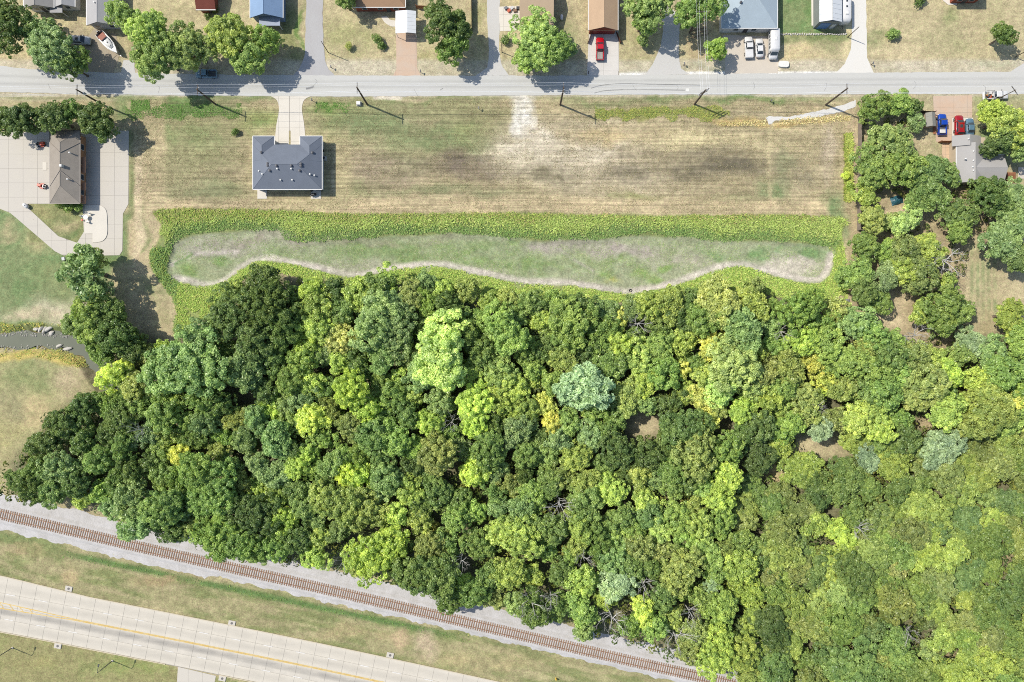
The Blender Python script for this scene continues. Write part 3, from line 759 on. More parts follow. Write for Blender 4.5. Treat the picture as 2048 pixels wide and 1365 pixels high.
def skid(pts, w, peak):
    Vs, Fs, vr = [], [], []
    L = smooth_line(pts, 10)
    for i, (x, y) in enumerate(L):
        a, b = L[max(0, i - 1)], L[min(len(L) - 1, i + 1)]; n_ = math.hypot(b[0] - a[0], b[1] - a[1]) or 1
        d = ((b[0] - a[0]) / n_, (b[1] - a[1]) / n_)
        for j in range(3):
            v = W(*offs((x, y), d, w * (j - 1))); Vs.append((v.x, v.y, .056)); vr.append(peak * (0, 1, 0)[j])
        if i: n = i * 3; Fs += [(n - 3 + j, n - 2 + j, n + 1 + j, n + j) for j in range(2)]
    bigmesh("tyre_mark", Vs, Fs, STAIN, road, var=vr)
skid([(1182, 177), (1205, 171), (1245, 168), (1300, 169), (1400, 171)], 1.3, .9); skid([(1188, 187), (1210, 182), (1250, 180), (1300, 180), (1370, 181)], 1.3, .8)
skid([(612, 178), (622, 176), (628, 173)], 3.0, .8); skid([(880, 181), (886, 177)], 1.0, .9); skid([(0, 168), (300, 172), (700, 174), (1200, 173), (2048, 168)], 5, .16); skid([(0, 152), (300, 162), (700, 164), (1200, 162), (2048, 158)], 5, .14)
for k in range(14):
    x = 60 + k * 147 + rnd.uniform(-40, 40); y = rnd.uniform(157, 184)
    skid([(x, y), (x + rnd.uniform(2, 6), y + rnd.uniform(4, 9)), (x + rnd.uniform(-3, 9), y + rnd.uniform(10, 18))], .5, .8)
# ---- railway
TRK = smooth_line([(-80, 1008), (0, 1027), (125, 1056), (267, 1090), (410, 1122.5), (540, 1152), (667, 1181), (820, 1217), (930, 1243), (1041, 1269), (1180, 1302), (1319, 1334), (1456, 1365), (1600, 1398)], 12)
tk = along(TRK, 6.0)
BALLAST = surf("ballast_stone", alb(222, 219, 216), 0.20, 0.35, 3.6, 0.95, 0.1, c2=alb(208, 206, 206), bump=0.8)
m = MB()
prof = [(-40, .02), (-20, .16), (-15, .42), (15, .42), (20, .16), (26, .03)]
for i, (p, d) in enumerate(tk):
    j = rnd.uniform(-2.2, 2.2) + math.sin(i * .61) * 2.0
    for q, (k, z) in enumerate(prof):
        kk = k + (j if q in (0, 5) else 0) + (6 if q == 5 and p[0] < 420 else 0)
        if q == 5: kk -= 4 * max(0, min(1, (p[0] - 700) / 200))
        a = W(*offs(p, d, kk)); m.v.append((a.x, a.y, z))
    if i:
        n = i * 6
        m.f += [(n - 6 + q, n - 5 + q, n + 1 + q, n + q) for q in range(5)]
ballast = m.build("railway_ballast", BALLAST, smooth=False, fix=True)
tag(ballast, "grey crushed stone ballast under the railway track", None, None, "structure")
TIE = surf("tie_wood", alb(150, 122, 102), 0.22, 0.9, 7, .95, .1, c2=alb(170, 142, 120))
RAIL = surf("rusty_rail", alb(176, 128, 100), 0.12, .8, 8, .6, .3, c2=alb(196, 160, 134))
track = empty("railway_track", W(667, 1181), 0, "single railway track with brown wooden ties and rusty rails", "railway track")
inv_t = Vector(track.location)
tm = MB().bevbox(-0.125, 0.125, -1.32, 1.32, 0.36, 0.50, .02).mesh("tie"); tm.materials.append(TIE)
ties = [(p, d) for p, d in along(TRK, 4.55) if -22 < p[0] < 1470 and p[1] < 1376]
ties.sort(key=lambda a: abs(a[0][0] - 640))
rest = MB()
for i, (p, d) in enumerate(ties):
    w = W(*p) - inv_t; ang = math.atan2(-d[1], d[0])
    if i < 298:
        o = link(bpy.data.objects.new("tie", tm), track)
        o.location = (w.x + rnd.uniform(-.02, .02), w.y + rnd.uniform(-.05, .05), rnd.uniform(-.02, .0)); o.rotation_euler = (0, 0, ang + rnd.uniform(-.03, .03))
    else:
        b = MB().bevbox(-0.125, 0.125, -1.32, 1.32, 0.36, 0.50, .02); c, s = math.cos(ang), math.sin(ang)
        rest.add([(w.x + c * v[0] - s * v[1], w.y + s * v[0] + c * v[1], v[2]) for v in b.v], b.f)
tag(rest.build("end_ties", TIE, track), None, None, None, "stuff")
for k in (-6.1, 6.1):
    m = MB()
    for i, (p, d) in enumerate(tk):
        n = len(m.v)
        for dk, z in ((-.4, .50), (-.4, .66), (.4, .66), (.4, .50)):
            a = W(*offs(p, d, k + dk)) - inv_t; m.v.append((a.x, a.y, z))
        if i: m.f += [(n - 4 + q, n - 3 + q, n + 1 + q, n + q) for q in range(3)]
    m.build("rail", RAIL, track, fix=True)

# ---- flume beside the street
flume = rough([(1532, 236), (1538, 233), (1580, 234), (1620, 226), (1652, 219), (1690, 209), (1712, 200), (1712, 214), (1690, 222), (1656, 230), (1620, 238), (1580, 240), (1548, 241), (1543, 249), (1537, 249)], 1.0, 5, 12)
polysheet("concrete_flume", wpts(flume), 0.05, surf("flume_stone", alb(246, 245, 241), .12, .6, 7, c2=alb(226, 224, 218), bump=.5), kind="structure", label="pale rubble lined drainage channel running to the board fence")
# ------------------------------------------------------------------ trees
def leaf_quads(P, N, size, r, aspect=1.5):
    """rhombic leaf sprays at points P facing N"""
    n = len(P)
    a = r.normal(size=(n, 3))
    u = np.cross(N, a); u /= np.linalg.norm(u, axis=1)[:, None] + 1e-9
    w = np.cross(N, u)
    s = size[:, None]
    V = np.stack([P - u * s * aspect * .5, P - w * s * .42, P + u * s * aspect * .5, P + w * s * .42], 1)
    V[:, 0] -= N * s * .18; V[:, 2] -= N * s * .18
    return V.reshape(-1, 3), np.arange(4 * n).reshape(n, 4)

def crown_mesh(seed, R, hc, asp, leaf, n_leaf, clump=0.23, fine=0.0, sparse=0.0):
    r = np.random.default_rng(seed)
    nc = int(30 + 9.5 * (R / max(0.5, clump * R * 2)) ** 2)
    nl = int(3 + R * .75)
    la = r.uniform(0, 2 * np.pi, nl); lr = R * np.sqrt(r.uniform(.02, .36, nl)); lr[0] = 0.05 * R
    Lc = np.stack([lr * np.cos(la), lr * np.sin(la), R * asp * r.uniform(-.35, .30, nl)], 1); Lc[0, 2] = R * asp * .25
    LR = R * r.uniform(.36, .56, nl); LR[0] *= 1.15
    lob = r.choice(nl, nc, p=LR ** 2 / (LR ** 2).sum())
    th = r.uniform(0, 2 * np.pi, nc); cz = r.uniform(-0.45, 1.0, nc)
    sz = np.sqrt(np.clip(1 - cz ** 2, 0, 1)); rad = r.uniform(0.72, 1.1, nc)
    rad = np.where(r.random(nc) < .15, rad * r.uniform(.4, .8, nc), rad)
    Cc = Lc[lob] + LR[lob][:, None] * rad[:, None] * np.stack([sz * np.cos(th), sz * np.sin(th), cz * min(1.0, asp * 1.25)], 1)
    Cc[:, 2] += R * 0.07 * r.normal(size=nc)
    rc = R * clump * r.uniform(0.55, 1.6, nc)
    cv = r.random(nc)
    if sparse: keep = r.random(nc) > sparse; Cc, rc, cv = Cc[keep], rc[keep], cv[keep]; nc = len(Cc)
    wgt = rc ** 2; wgt /= wgt.sum()
    own = r.choice(nc, n_leaf, p=wgt)
    D = r.normal(size=(n_leaf, 3))
    out = Cc[own] / (np.linalg.norm(Cc[own], axis=1)[:, None] + 1e-6)
    D = D / np.linalg.norm(D, axis=1)[:, None] + out * 0.45 + np.array([0, 0, .35])
    D /= np.linalg.norm(D, axis=1)[:, None]
    P = Cc[own] + D * (rc[own] * r.uniform(.55, 1.12, n_leaf) ** .6)[:, None] * np.array([1, 1, .75])
    N = D * .85 + r.normal(size=(n_leaf, 3)) * (.6 + fine) + np.array([0, 0, .25]); N /= np.linalg.norm(N, axis=1)[:, None]
    P[:, 2] += hc
    size = leaf * r.uniform(.6, 1.35, n_leaf)
    V, Q = leaf_quads(P, N, size, r, 1.45 + fine)
    var = np.clip(.55 * cv[own] + .45 * r.random(n_leaf), 0, 1)
    return V, Q, np.repeat(var, 4), Cc

def trunk_mb(seed, hc, R, asp, n_limb=6, tr=None):
    r = random.Random(seed); m = MB()
    tr = tr or 0.055 * R + 0.06
    bend = [(0, 0, -0.3), (r.uniform(-.1, .1), r.uniform(-.1, .1), hc * .35), (r.uniform(-.3, .3), r.uniform(-.3, .3), hc * .8), (r.uniform(-.4, .4), r.uniform(-.4, .4), hc + R * asp * .55)]
    m.tube(bend, [tr * 1.35, tr, tr * .7, tr * .2], 8)
    for k in range(n_limb):
        a = k * 2.4 + r.uniform(-.4, .4); z0 = hc * r.uniform(.4, .85); L = R * r.uniform(.5, .82)
        p0 = Vector((0, 0, z0)); d = Vector((math.cos(a), math.sin(a), 0))
        p1 = p0 + d * L * .45 + Vector((0, 0, L * .35)); p2 = p0 + d * L + Vector((0, 0, L * .55))
        m.tube([p0, p1, p2], [tr * .5, tr * .32, tr * .08], 5)
    return m

PROTO = {}
def proto(kind, i):
    key = (kind, i)
    if key in PROTO: return PROTO[key]
    R, leaf, n, clump, fine, sp, asp, hcf = {
        's': (2.3, .245, 3000, .19, .0, 0, .75, 1.4), 'm': (3.5, .255, 7200, .14, .0, 0, .66, 1.5), 'l': (4.9, .265, 14000, .11, .0, 0, .58, 1.42), 'x': (6.8, .275, 26000, .085, .0, 0, .50, 1.28),
        'f': (4.2, .28, 10000, .14, .55, 0.06, .55, 1.5), 'p': (4.0, .34, 3000, .15, .1, .42, .75, 1.5), 'h': (1.3, .22, 800, .33, .1, 0, .8, .75)}[kind]
    seed = 100 * (ord(kind) % 31) + i
    hc = R * hcf
    V, Q, var, _ = crown_mesh(seed, R, hc, asp, leaf, n, clump, fine, sp)
    c = bpy.data.meshes.new("crown")
    o = bigmesh("crown", V, Q, LEAF, var=var); c = o.data; bpy.data.objects.remove(o)
    tm_ = trunk_mb(seed + 5, hc, R, asp).mesh("trunk"); tm_.materials.append(BARK)
    PROTO[key] = (R, hc, c, tm_)
    return PROTO[key]
N_PROTO = {'s': 4, 'm': 5, 'l': 5, 'x': 4, 'f': 3, 'p': 2, 'h': 4}

def leafcol(r, g, b, k=1.0):
    g0 = .3 * r + .6 * g + .1 * b
    return tuple(min(.8, lin(v * .9 + g0 * .1) / K_LIGHT * k * 2.7) for v in (r, g, b)) + (1.0,)
TONES = {'dk': (90, 110, 54), 'md': (112, 134, 66), 'gr': (126, 148, 70), 'yg': (150, 164, 74), 'by': (166, 182, 74), 'ye': (194, 188, 88), 'st': (172, 170, 98), 'gg': (124, 144, 88), 'ol': (138, 146, 76), 'si': (140, 158, 122), 'lg': (146, 162, 88), 'pl': (162, 176, 102), 'bl': (116, 142, 78)}
WORDS = {'dk': "dark green", 'md': "mid green", 'gr': "fresh green", 'yg': "yellow green", 'by': "bright lime green", 'ye': "golden yellow", 'st': "straw coloured", 'gg': "grey green", 'ol': "olive", 'si': "silvery", 'lg': "light green", 'pl': "pale lime", 'bl': "blue green"}
def plant(px, py, rpx, tone, name="broadleaf_tree", kind=None, hs=1.0, label=None, cat="tree", group=None, k=1.0, low=False):
    R = rpx * MPP * 0.97
    if kind is None:
        kind = 's' if R < 2.8 else 'm' if R < 4.1 else 'l' if R < 5.7 else 'x'
        if R < 1.6: kind = 'h'
    R0, hc, cm, tm_ = proto(kind, rnd.randrange(N_PROTO[kind]))
    s = R / R0
    sz = ((0.75 + 0.25 * s) * hs if s < 1 else s ** .7 * hs) * rnd.uniform(.9, 1.1)
    z = hc * sz
    R_eff = R * (CAM_H - z) / CAM_H
    s = R_eff / R0
    p = W(px, py, z)
    e = empty(name, (p.x, p.y, gz(1024 + p.x / MPP, 682.5 - p.y / MPP)), rnd.uniform(0, 6.283), label, cat, group)
    e.scale = (s * rnd.uniform(.93, 1.07), s * rnd.uniform(.93, 1.07), sz)
    c = TONES[tone]; j = rnd.uniform(.92, 1.08)
    o = link(bpy.data.objects.new("crown", cm), e)
    o.color = leafcol(c[0] * j * rnd.uniform(.97, 1.03), c[1] * j, c[2] * j * rnd.uniform(.92, 1.06), k)
    link(bpy.data.objects.new("trunk", tm_), e)
    e["_t"] = tone; e["_p"] = (px, py, rpx)
    return e

# crowns one can tell apart in the wood: place, radius, tone
WOOD = """531 566 40 dk,464 629 44 dk,537 616 50 dk,570 648 44 dk,508 676 48 dk,405 688 42 gg,374 742 66 gg,400 802 34 md,619 582 26 yg,634 614 38 yg,634 652 40 yg,678 684 32 st,610 690 26 yg,751 646 52 gg,669 591 26 dk,713 587 28 yg,757 572 28 md,
774 612 34 gg,546 713 32 md,493 734 38 gg,610 728 35 gr,581 760 30 gr,680 724 24 yg,721 733 32 dk,768 711 34 gg,708 782 42 by,229 673 40 dk,266 698 34 dk,232 744 34 by,332 702 20 yg,212 650 30 dk,537 816 25 by,622 838 36 by,590 776 20 yg,680 834 15 by,
326 828 38 md,440 800 30 dk,238 842 36 dk,244 886 30 md,364 907 24 ye,434 910 25 ol,411 846 30 gg,493 876 30 gg,508 838 30 gg,551 880 34 gg,516 928 25 gg,557 952 32 gg,405 940 44 gr,442 976 44 gr,402 997 36 gr,481 960 24 ol,512 964 18 gr,267 942 30 dk,297 926 24 dk,
326 974 18 yg,264 1004 38 gg,323 1012 42 md,284 1046 38 gg,382 1053 22 ol,370 1021 20 gg,434 1071 44 gr,478 1090 42 md,508 1033 42 dk,566 1042 34 yg,595 1077 34 dk,634 1118 25 yg,751 1100 52 by,698 946 30 by,669 1004 44 ol,727 1021 44 ol,610 1010 32 md,771 957 34 gg,757 904 30 md,
742 869 38 md,616 907 20 yg,669 930 28 gg,595 986 28 dk,773 563 28 yg,729 577 24 gr,823 594 30 ol,852 566 24 gg,887 584 22 yg,934 580 26 ol,797 664 48 gg,890 608 30 dk,911 638 32 md,882 654 32 lg,882 700 64 pl,841 747 38 gg,893 757 28 md,1008 658 44 gr,1081 640 26 yg,1028 637 28 md,
1046 698 32 gr,1145 644 48 gr,1134 680 30 md,1180 702 32 dk,1233 643 25 ye,1242 692 30 yg,1016 602 22 ol,1066 606 26 md,1104 603 18 gr,1157 611 28 dk,1008 740 34 lg,1022 768 34 yg,1069 768 18 by,1125 717 28 ol,1172 776 50 si,1090 813 22 ye,1104 842 24 ye,955 812 42 by,949 850 32 by,
993 810 32 yg,729 816 34 by,829 786 26 yg,800 752 20 yg,882 805 32 gg,864 848 30 yg,1233 838 24 md,1119 878 28 gg,1037 860 34 gg,1081 872 20 dk,972 897 42 md,882 909 44 ol,790 880 36 gr,820 832 30 md,1183 872 28 gg,1242 900 36 dk,1154 915 34 yg,955 940 32 by,1052 906 32 md,
1341 608 32 ol,1434 608 42 ol,1455 620 28 ol,1511 572 20 ol,1543 610 16 md,1598 614 42 gr,1487 657 42 gg,1405 644 36 gr,1364 637 28 dk,1584 669 15 si,1675 618 26 ol,1713 652 34 gg,1751 670 34 gr,1423 696 32 ye,1367 679 26 yg,1317 693 32 gr,1285 717 34 lg,1326 746 38 gr,1361 740 22 ye,
1364 714 18 yg,1464 731 50 pl,1493 708 30 yg,1440 775 36 pl,1405 792 28 ye,1423 839 22 ye,1481 821 30 by,1531 802 28 yg,1531 752 34 ol,1575 740 34 ol,1508 775 28 lg,1566 775 30 md,1622 731 22 ye,1601 716 16 ye,1642 758 20 ye,1637 789 17 by,1610 682 34 yg,1654 687 36 yg,1581 699 28 gr,
1698 723 38 gr,1733 740 40 gr,1780 723 34 md,1686 781 28 ol,1742 784 34 md,1370 853 42 dk,1343 810 26 dk,1519 857 38 dk,1481 866 30 dk,1578 846 34 gr,1645 859 26 si,1713 836 36 yg,1748 827 30 yg,1294 908 34 dk,1390 910 44 ol,1449 892 36 gr,1522 913 34 dk,1434 928 18 si,1735 917 24 si,
1886 896 40 si,1905 751 30 by,1946 757 28 by,1867 716 24 yg,2034 801 22 ye,1797 745 34 gr,1852 763 40 ol,1770 786 38 md,1829 795 34 ol,1990 707 30 gg,2005 745 38 gr,1975 792 36 ol,1887 824 40 yg,1975 836 44 ol,1802 839 24 md,1756 859 32 yg,1770 890 30 gr,1712 889 26 yg,
712 952 28 by,817 983 32 yg,764 978 28 gg,870 1053 13 ye,794 1027 28 yg,852 1150 54 dk,917 1161 24 yg,943 1185 34 md,905 1196 30 dk,1031 1077 46 yg,964 1083 32 md,1022 1144 38 yg,1066 1222 38 dk,1236 1170 36 si,1166 1158 36 yg,1169 1221 34 gr,1169 1258 22 gg,1283 1222 30 by,1257 1250 28 gr,
1677 1068 28 by,1688 1104 24 by,1636 994 28 dk,1521 1112 30 gr,1682 1240 46 gr,1545 1262 38 dk,1483 1300 42 yg,1712 1330 50 bl,1794 1141 24 st,1366 1141 44 ol,1422 1169 18 si,1428 1302 42 yg,1490 1288 40 yg,1490 1179 34 by,1444 1210 34 gr,1475 1132 38 yg,1310 1252 30 gr,1390 1262 32 ol,
95 880 34 dk,130 845 36 dk,165 815 30 dk,170 880 34 dk,120 925 34 gg,75 940 28 dk,55 975 30 dk,105 980 28 md,160 960 32 dk,200 920 30 md,205 985 26 gr,165 1000 18 yg,35 960 22 dk,215 870 24 dk,295 870 24 gg,285 810 28 md"""
DEAD = [(905, 842, 22), (1274, 648, 24), (1566, 664, 24), (1119, 1008, 30), (1222, 1230, 36), (923, 1117, 20), (1166, 1112, 20), (1063, 1200, 30), (1101, 1192, 22), (1287, 1166, 22), (1350, 1268, 34), (286, 858, 20), (1895, 520, 38), (1835, 672, 28), (1637, 814, 14), (690, 1118, 22), (1378, 1222, 24), (1724, 1060, 24), (1820, 1270, 22)]
rows = []
for e in WOOD.replace("\n", "").split(","):
    a = e.split(); rows.append((float(a[0]), float(a[1]), float(a[2]), a[3]))
# the rest of the canopy, closed by eye: fills the room the listed crowns leave
occ = [(x, y, r) for x, y, r, _ in rows] + [(x, y, r * .8) for x, y, r in DEAD]
fill = random.Random(23)
FA = np.array(FOREST)
def in_clear(x, y, g=1.0): return any(((x - a) / (rx * g + 6)) ** 2 + ((y - b) / (ry * g + 6)) ** 2 < 1 for a, b, rx, ry in CLEARINGS)
cand = [(fill.uniform(0, 2080), fill.uniform(540, 1400)) for _ in range(9000)]
ca = np.array(cand); ok = sdf(ca[:, 0], ca[:, 1], FOREST)
target = 296
for (x, y), s in zip(cand, ok):
    if len(rows) >= target: break
    if s > -12: continue
    if y > 1385 or x > 2065 or in_clear(x, y, 1.05): continue
    r = fill.uniform(24, 40) if x < 1500 else fill.uniform(26, 42)
    r = min(r, -s + 12)
    if any((x - a) ** 2 + (y - b) ** 2 < (0.62 * (r + c)) ** 2 for a, b, c in occ): continue
    t = fill.random()
    if x > 1500: tone = 'ol' if t < .25 else 'yg' if t < .55 else 'gr' if t < .8 else 'md' if t < .9 else 'bl'
    elif x < 620: tone = 'dk' if t < .3 else 'md' if t < .6 else 'gg' if t < .8 else 'gr'
    else: tone = 'md' if t < .3 else 'gr' if t < .5 else 'gg' if t < .65 else 'ol' if t < .8 else 'yg'
    rows.append((x, y, r, tone)); occ.append((x, y, r))

thicket = []
cand = [(fill.uniform(0, 2080), fill.uniform(540, 1400)) for _ in range(16000)]
ca = np.array(cand); ok = sdf(ca[:, 0], ca[:, 1], FOREST)
for (x, y), s in zip(cand, ok):
    if len(thicket) >= 285: break
    if s > -10 or y > 1385 or x > 2066 or in_clear(x, y, 1.0): continue
    r = min(fill.uniform(21, 36), -s + 12)
    if any((x - a) ** 2 + (y - b) ** 2 < (0.60 * (r + c)) ** 2 for a, b, c in occ): continue
    t = fill.random(); east = x + (y - 900) * .6 > 1350
    if east: tone = 'ol' if t < .22 else 'yg' if t < .48 else 'gr' if t < .72 else 'md' if t < .84 else 'lg' if t < .93 else 'bl'
    else: tone = 'md' if t < .3 else 'gr' if t < .5 else 'gg' if t < .65 else 'ol' if t < .8 else 'dk' if t < .9 else 'yg'
    thicket.append((x, y, r, tone)); occ.append((x, y, r))
ORD = "first second third fourth fifth sixth seventh eighth ninth tenth eleventh twelfth thirteenth fourteenth fifteenth sixteenth seventeenth eighteenth nineteenth".split()
TENS = ["", "", "twent", "thirt", "fort", "fift", "sixt"]
def ordinal(n):
    if n <= 19: return ORD[n - 1]
    return TENS[n // 10] + ("ieth" if n % 10 == 0 else "y-" + ORD[n % 10 - 1])
bank_y = lambda x: np.interp(x, [0, 340, 440, 530, 700, 960, 1250, 1480, 1660, 1760, 1960, 2100], [640, 690, 610, 545, 565, 590, 602, 572, 605, 660, 690, 640])
rail_y = lambda x: np.interp(x, [0, 225, 420, 700, 1000, 1330, 1560, 2100], [1000, 1030, 1105, 1145, 1210, 1305, 1400, 1420])
bands = {}
for x, y, r, tn in rows:
    t = (y - bank_y(x)) / (rail_y(x) - bank_y(x))
    bands.setdefault(int(min(7, max(0, t * 8))), []).append((x, y, r, tn))
BAND = ["first row behind the pond", "second row behind the pond", "third row behind the pond", "fourth row behind the pond", "fourth row above the railway", "third row above the railway", "second row above the railway", "row edging the railway"]
FINE = {'gg', 'si', 'ol'}
for b in sorted(bands):
    for i, (x, y, r, tn) in enumerate(sorted(bands[b])):
        size = "small" if r < 24 else "broad" if r > 40 else "medium"
        thick = x > 1480 and y > 880
        kd = None
        if tn == 'si' or (tn in FINE and 26 < r < 44 and rnd.random() < .5): kd = 'f'
        plant(x, y, r * (1.3 if thick else 1.22), tn, "woodland_tree", kd, rnd.uniform(.5, .72) if thick else (.92 if r > 24 else .95),
              f"{size} {WORDS[tn]} tree, {ordinal(i + 1)} from left in the {BAND[b]}", "tree", "trees of the wood between pond and railway", .70 if thick else 1.0)

tb = {}
for x, y, r, tn in thicket:
    t = (y - bank_y(x)) / (rail_y(x) - bank_y(x))
    tb.setdefault(int(min(7, max(0, t * 8))), []).append((x, y, r, tn))
for b in sorted(tb):
    for i, (x, y, r, tn) in enumerate(sorted(tb[b])):
        thick = x > 1480 and y > 880
        plant(x, y, r * (1.38 if thick else 1.25), tn, "thicket_tree", 'f' if rnd.random() < .25 else None, rnd.uniform(.48, .68) if thick else .88,
              f"low {WORDS[tn]} thicket tree, {ordinal(i + 1)} from left in the {BAND[b]}", "small tree", "low trees of the thicket", .70 if thick else .95)
print("trees", len(rows), "thicket", len(thicket))

def limb(m, p, d, L, r, depth, rr):
    q = p + d * L * .5 + Vector((rr.uniform(-1, 1), rr.uniform(-1, 1), rr.uniform(-.3, .5))) * L * .12
    e = q + (d + Vector((rr.uniform(-.3, .3), rr.uniform(-.3, .3), rr.uniform(-.1, .25)))).normalized() * L * .5
    m.tube([p, q, e], [r, r * .75, r * .45], 5 if depth > 1 else 4, False)
    if depth <= 0: return
    for k in range(3 if depth > 1 else 4):
        t = rr.uniform(.35, 1.0); s = p.lerp(e, t)
        a = Vector((rr.uniform(-1, 1), rr.uniform(-1, 1), rr.uniform(-.25, .6)))
        limb(m, s, (d * .8 + a * .9).normalized(), L * rr.uniform(.45, .65), r * .45, depth - 1, rr)
deadp = []
for i in range(4):
    rr = random.Random(50 + i); m = MB()
    for k in range(7):
        a = k * .9 + rr.uniform(-.3, .3)
        limb(m, Vector((0, 0, 3.2 + .35 * k)), Vector((math.cos(a), math.sin(a), .45)).normalized(), 2.9, .085, 2, rr)
    bm_ = m.mesh("bare_branches"); bm_.materials.append(DEADWOOD)
    tk_ = MB().tube([(0, 0, -.3), (.1, .05, 3), (.2, -.1, 6.4)], [.24, .17, .05], 8).mesh("trunk"); tk_.materials.append(DEADWOOD)
    deadp.append((bm_, tk_))
DW = ["beside the bright lime tree mid wood", "next to the golden tree behind the pond", "among olive trees north of the pale lime crowns", "spreading in the centre of the southern wood", "with a wide fan of twigs by the railway", "under green crowns behind the dark tree by the railway", "half hidden amid green crowns south of centre", "leaning over the railway bank with pale limbs", "small, beside the pale limbs over the railway", "with brown dead leaves above the railway curve", "with fine drooping twigs at the railway edge", "lying among dark trees at the wood's western end", "tallest one, standing by the striped hay strip", "tangled, on the bare ground of the eastern grove", "tiny, beside the silvery tree at the clearing", "beside the broad lime tree at the railway", "rust tinged, deep in the railway thicket", "beside the lime tree in the eastern thicket", "in the south eastern thicket below the dense green crown"]
for i, (x, y, r) in enumerate(DEAD):
    p = W(x, y, 7.2); bm_, tk_ = deadp[i % 4]
    e = empty("dead_tree", (p.x, p.y, 0), rnd.uniform(0, 6), f"bare grey dead tree {DW[i]}", "dead tree", "dead trees in the wood")
    s = r * MPP / 3.9; e.scale = (s, s, 1.75 if x < 1400 else 1.25)
    link(bpy.data.objects.new("bare_branches", bm_), e); link(bpy.data.objects.new("trunk", tk_), e)

# grove east of the board fence
GROVE = """1752 220 36 gr,1800 207 30 gr,1826 216 22 dk,1748 268 20 gg,1834 243 20 gg,1782 296 46 lg,1750 337 44 gr,1802 346 46 gr,1860 348 46 bl,1898 352 24 bl,1855 388 42 bl,1730 396 30 yg,1742 440 36 ol,1812 448 34 pl,1778 440 22 lg,1915 436 38 md,1976 396 46 dk,2028 388 38 gg,2022 428 40 gg,
1955 386 22 md,1728 490 34 gr,1716 548 38 gr,1726 588 34 md,1757 602 28 gr,1812 510 40 ol,1853 498 38 yg,1843 553 44 ol,1808 542 38 yg,1770 556 34 gg,1915 462 34 md,2006 480 48 gg,2040 514 38 gg,1884 620 48 gr,1846 628 32 yg,1925 626 28 gr,1940 684 36 si,2014 632 36 yg,2026 668 28 yg,1770 500 24 gr,1895 560 20 yg"""
EW = {}
gl = []
for e in GROVE.replace("\n", "").split(","):
    a = e.split(); gl.append((float(a[0]), float(a[1]), float(a[2]), a[3]))
gb = {}
for g in gl: gb.setdefault(0 if g[1] < 270 else 1 if g[1] < 365 else 2 if g[1] < 455 else 3 if g[1] < 545 else 4, []).append(g)
GB = ["northern grove by the board fence", "grove west of the grey house", "grove south of the grey house", "grove beside the pond's end", "southern end of the grove"]
for b in sorted(gb):
    for i, (x, y, r, tn) in enumerate(sorted(gb[b])):
        plant(x, y, r * 1.04, tn, "grove_tree", 'f' if tn in ('gg', 'bl', 'si') and r > 26 else None, .72, f"{WORDS[tn]} tree, {ordinal(i + 1)} from left in the {GB[b]}", "tree", "trees of the grove east of the fence", .82)

# yard trees
YARD = [(18, 48, 46, 'dk', "dark green tree at the top left corner of the street"), (112, 96, 50, 'gg', "grey green tree overhanging the street beside the boat"), (88, 70, 40, 'gg', "grey green tree north of the one that shades the street"), (140, 130, 34, 'md', "green tree whose crown reaches furthest over the western street"),
        (252, 30, 34, 'lg', "light green tree beside the grey gabled house"), (292, 60, 48, 'lg', "light green tree in front of the boat lot, western end of the row"), (320, 110, 46, 'lg', "light green tree at the street, second in the yard row"), (380, 95, 48, 'lg', "light green tree above the parked pale blue pickup"), (455, 80, 52, 'yg', "yellow green tree behind the pickup, beside the blue roofed house"), (492, 112, 40, 'lg', "light green tree at the street east of the pickup"), (530, 78, 30, 'gr', "fresh green tree touching the blue roofed house"),
        (890, 50, 46, 'dk', "dark green tree east of the white carport"), (905, 85, 34, 'md', "green lower crown beside the dark tree near the carport"), (1078, 78, 46, 'lg', "light green tree in front of the tan roofed house"), (1060, 118, 34, 'gr', "green tree at the street below the tan roofed house"), (1110, 96, 38, 'gr', "green tree next to the bare shrub near the red pickup"),
        (1300, 14, 42, 'lg', "light green tree beside the wide gravel drive"), (1285, 42, 26, 'md', "green tree on the lawn west of the wide gravel drive"), (1402, 18, 42, 'gr', "green tree below the power line crossarm"), (2006, 72, 22, 'dk', "round dark green tree alone on the eastern lawn"), (1786, 70, 11, 'md', "tiny round tree on the eastern lawn"), (1838, 0, 11, 'dk', "small dark shrub tree at the top edge of the eastern lawn"), (1432, 98, 22, 'gr', "round green shrub tree by the tan parking lot"),
        (690, 0, 24, 'md', "green tree shading the brown hip roof"), (40, 240, 40, 'dk', "dark green tree west end of the row behind the station apron"), (8, 236, 30, 'dk', "dark green tree cut by the left edge behind the station"), (112, 238, 40, 'dk', "dark green tree in the middle of the row behind the station"), (140, 228, 26, 'md', "green tree between the row's middle and eastern dark trees"), (188, 242, 44, 'dk', "dark green tree over the north end of the brown roof"), (205, 258, 30, 'dk', "dark green tree at the east end of the station row"),
        (172, 545, 44, 'gg', "open grey green tree by the apron's southern corner"), (190, 520, 22, 'ol', "small olive tree touching the apron's southern corner"), (205, 580, 22, 'gg', "small grey green tree below the open tree by the apron"), (178, 640, 42, 'yg', "yellow green tree on the creek bank"), (215, 625, 38, 'md', "green tree on the creek bank beside the yellow green one"), (150, 655, 26, 'gg', "pale grey green tree hanging over the creek"),
        (1988, 224, 26, 'yg', "yellow green tree behind the parked service truck"), (2007, 238, 34, 'yg', "yellow green tree in the middle of the eastern yard row"), (2040, 252, 34, 'yg', "yellow green tree at the right edge of the eastern yard"), (2006, 278, 30, 'dk', "dark green tree east of the parked cars"), (1988, 292, 22, 'dk', "dark green tree beside the small round lawn"), (2040, 300, 24, 'gg', "grey green tree at the right edge near the grey roofed house")]
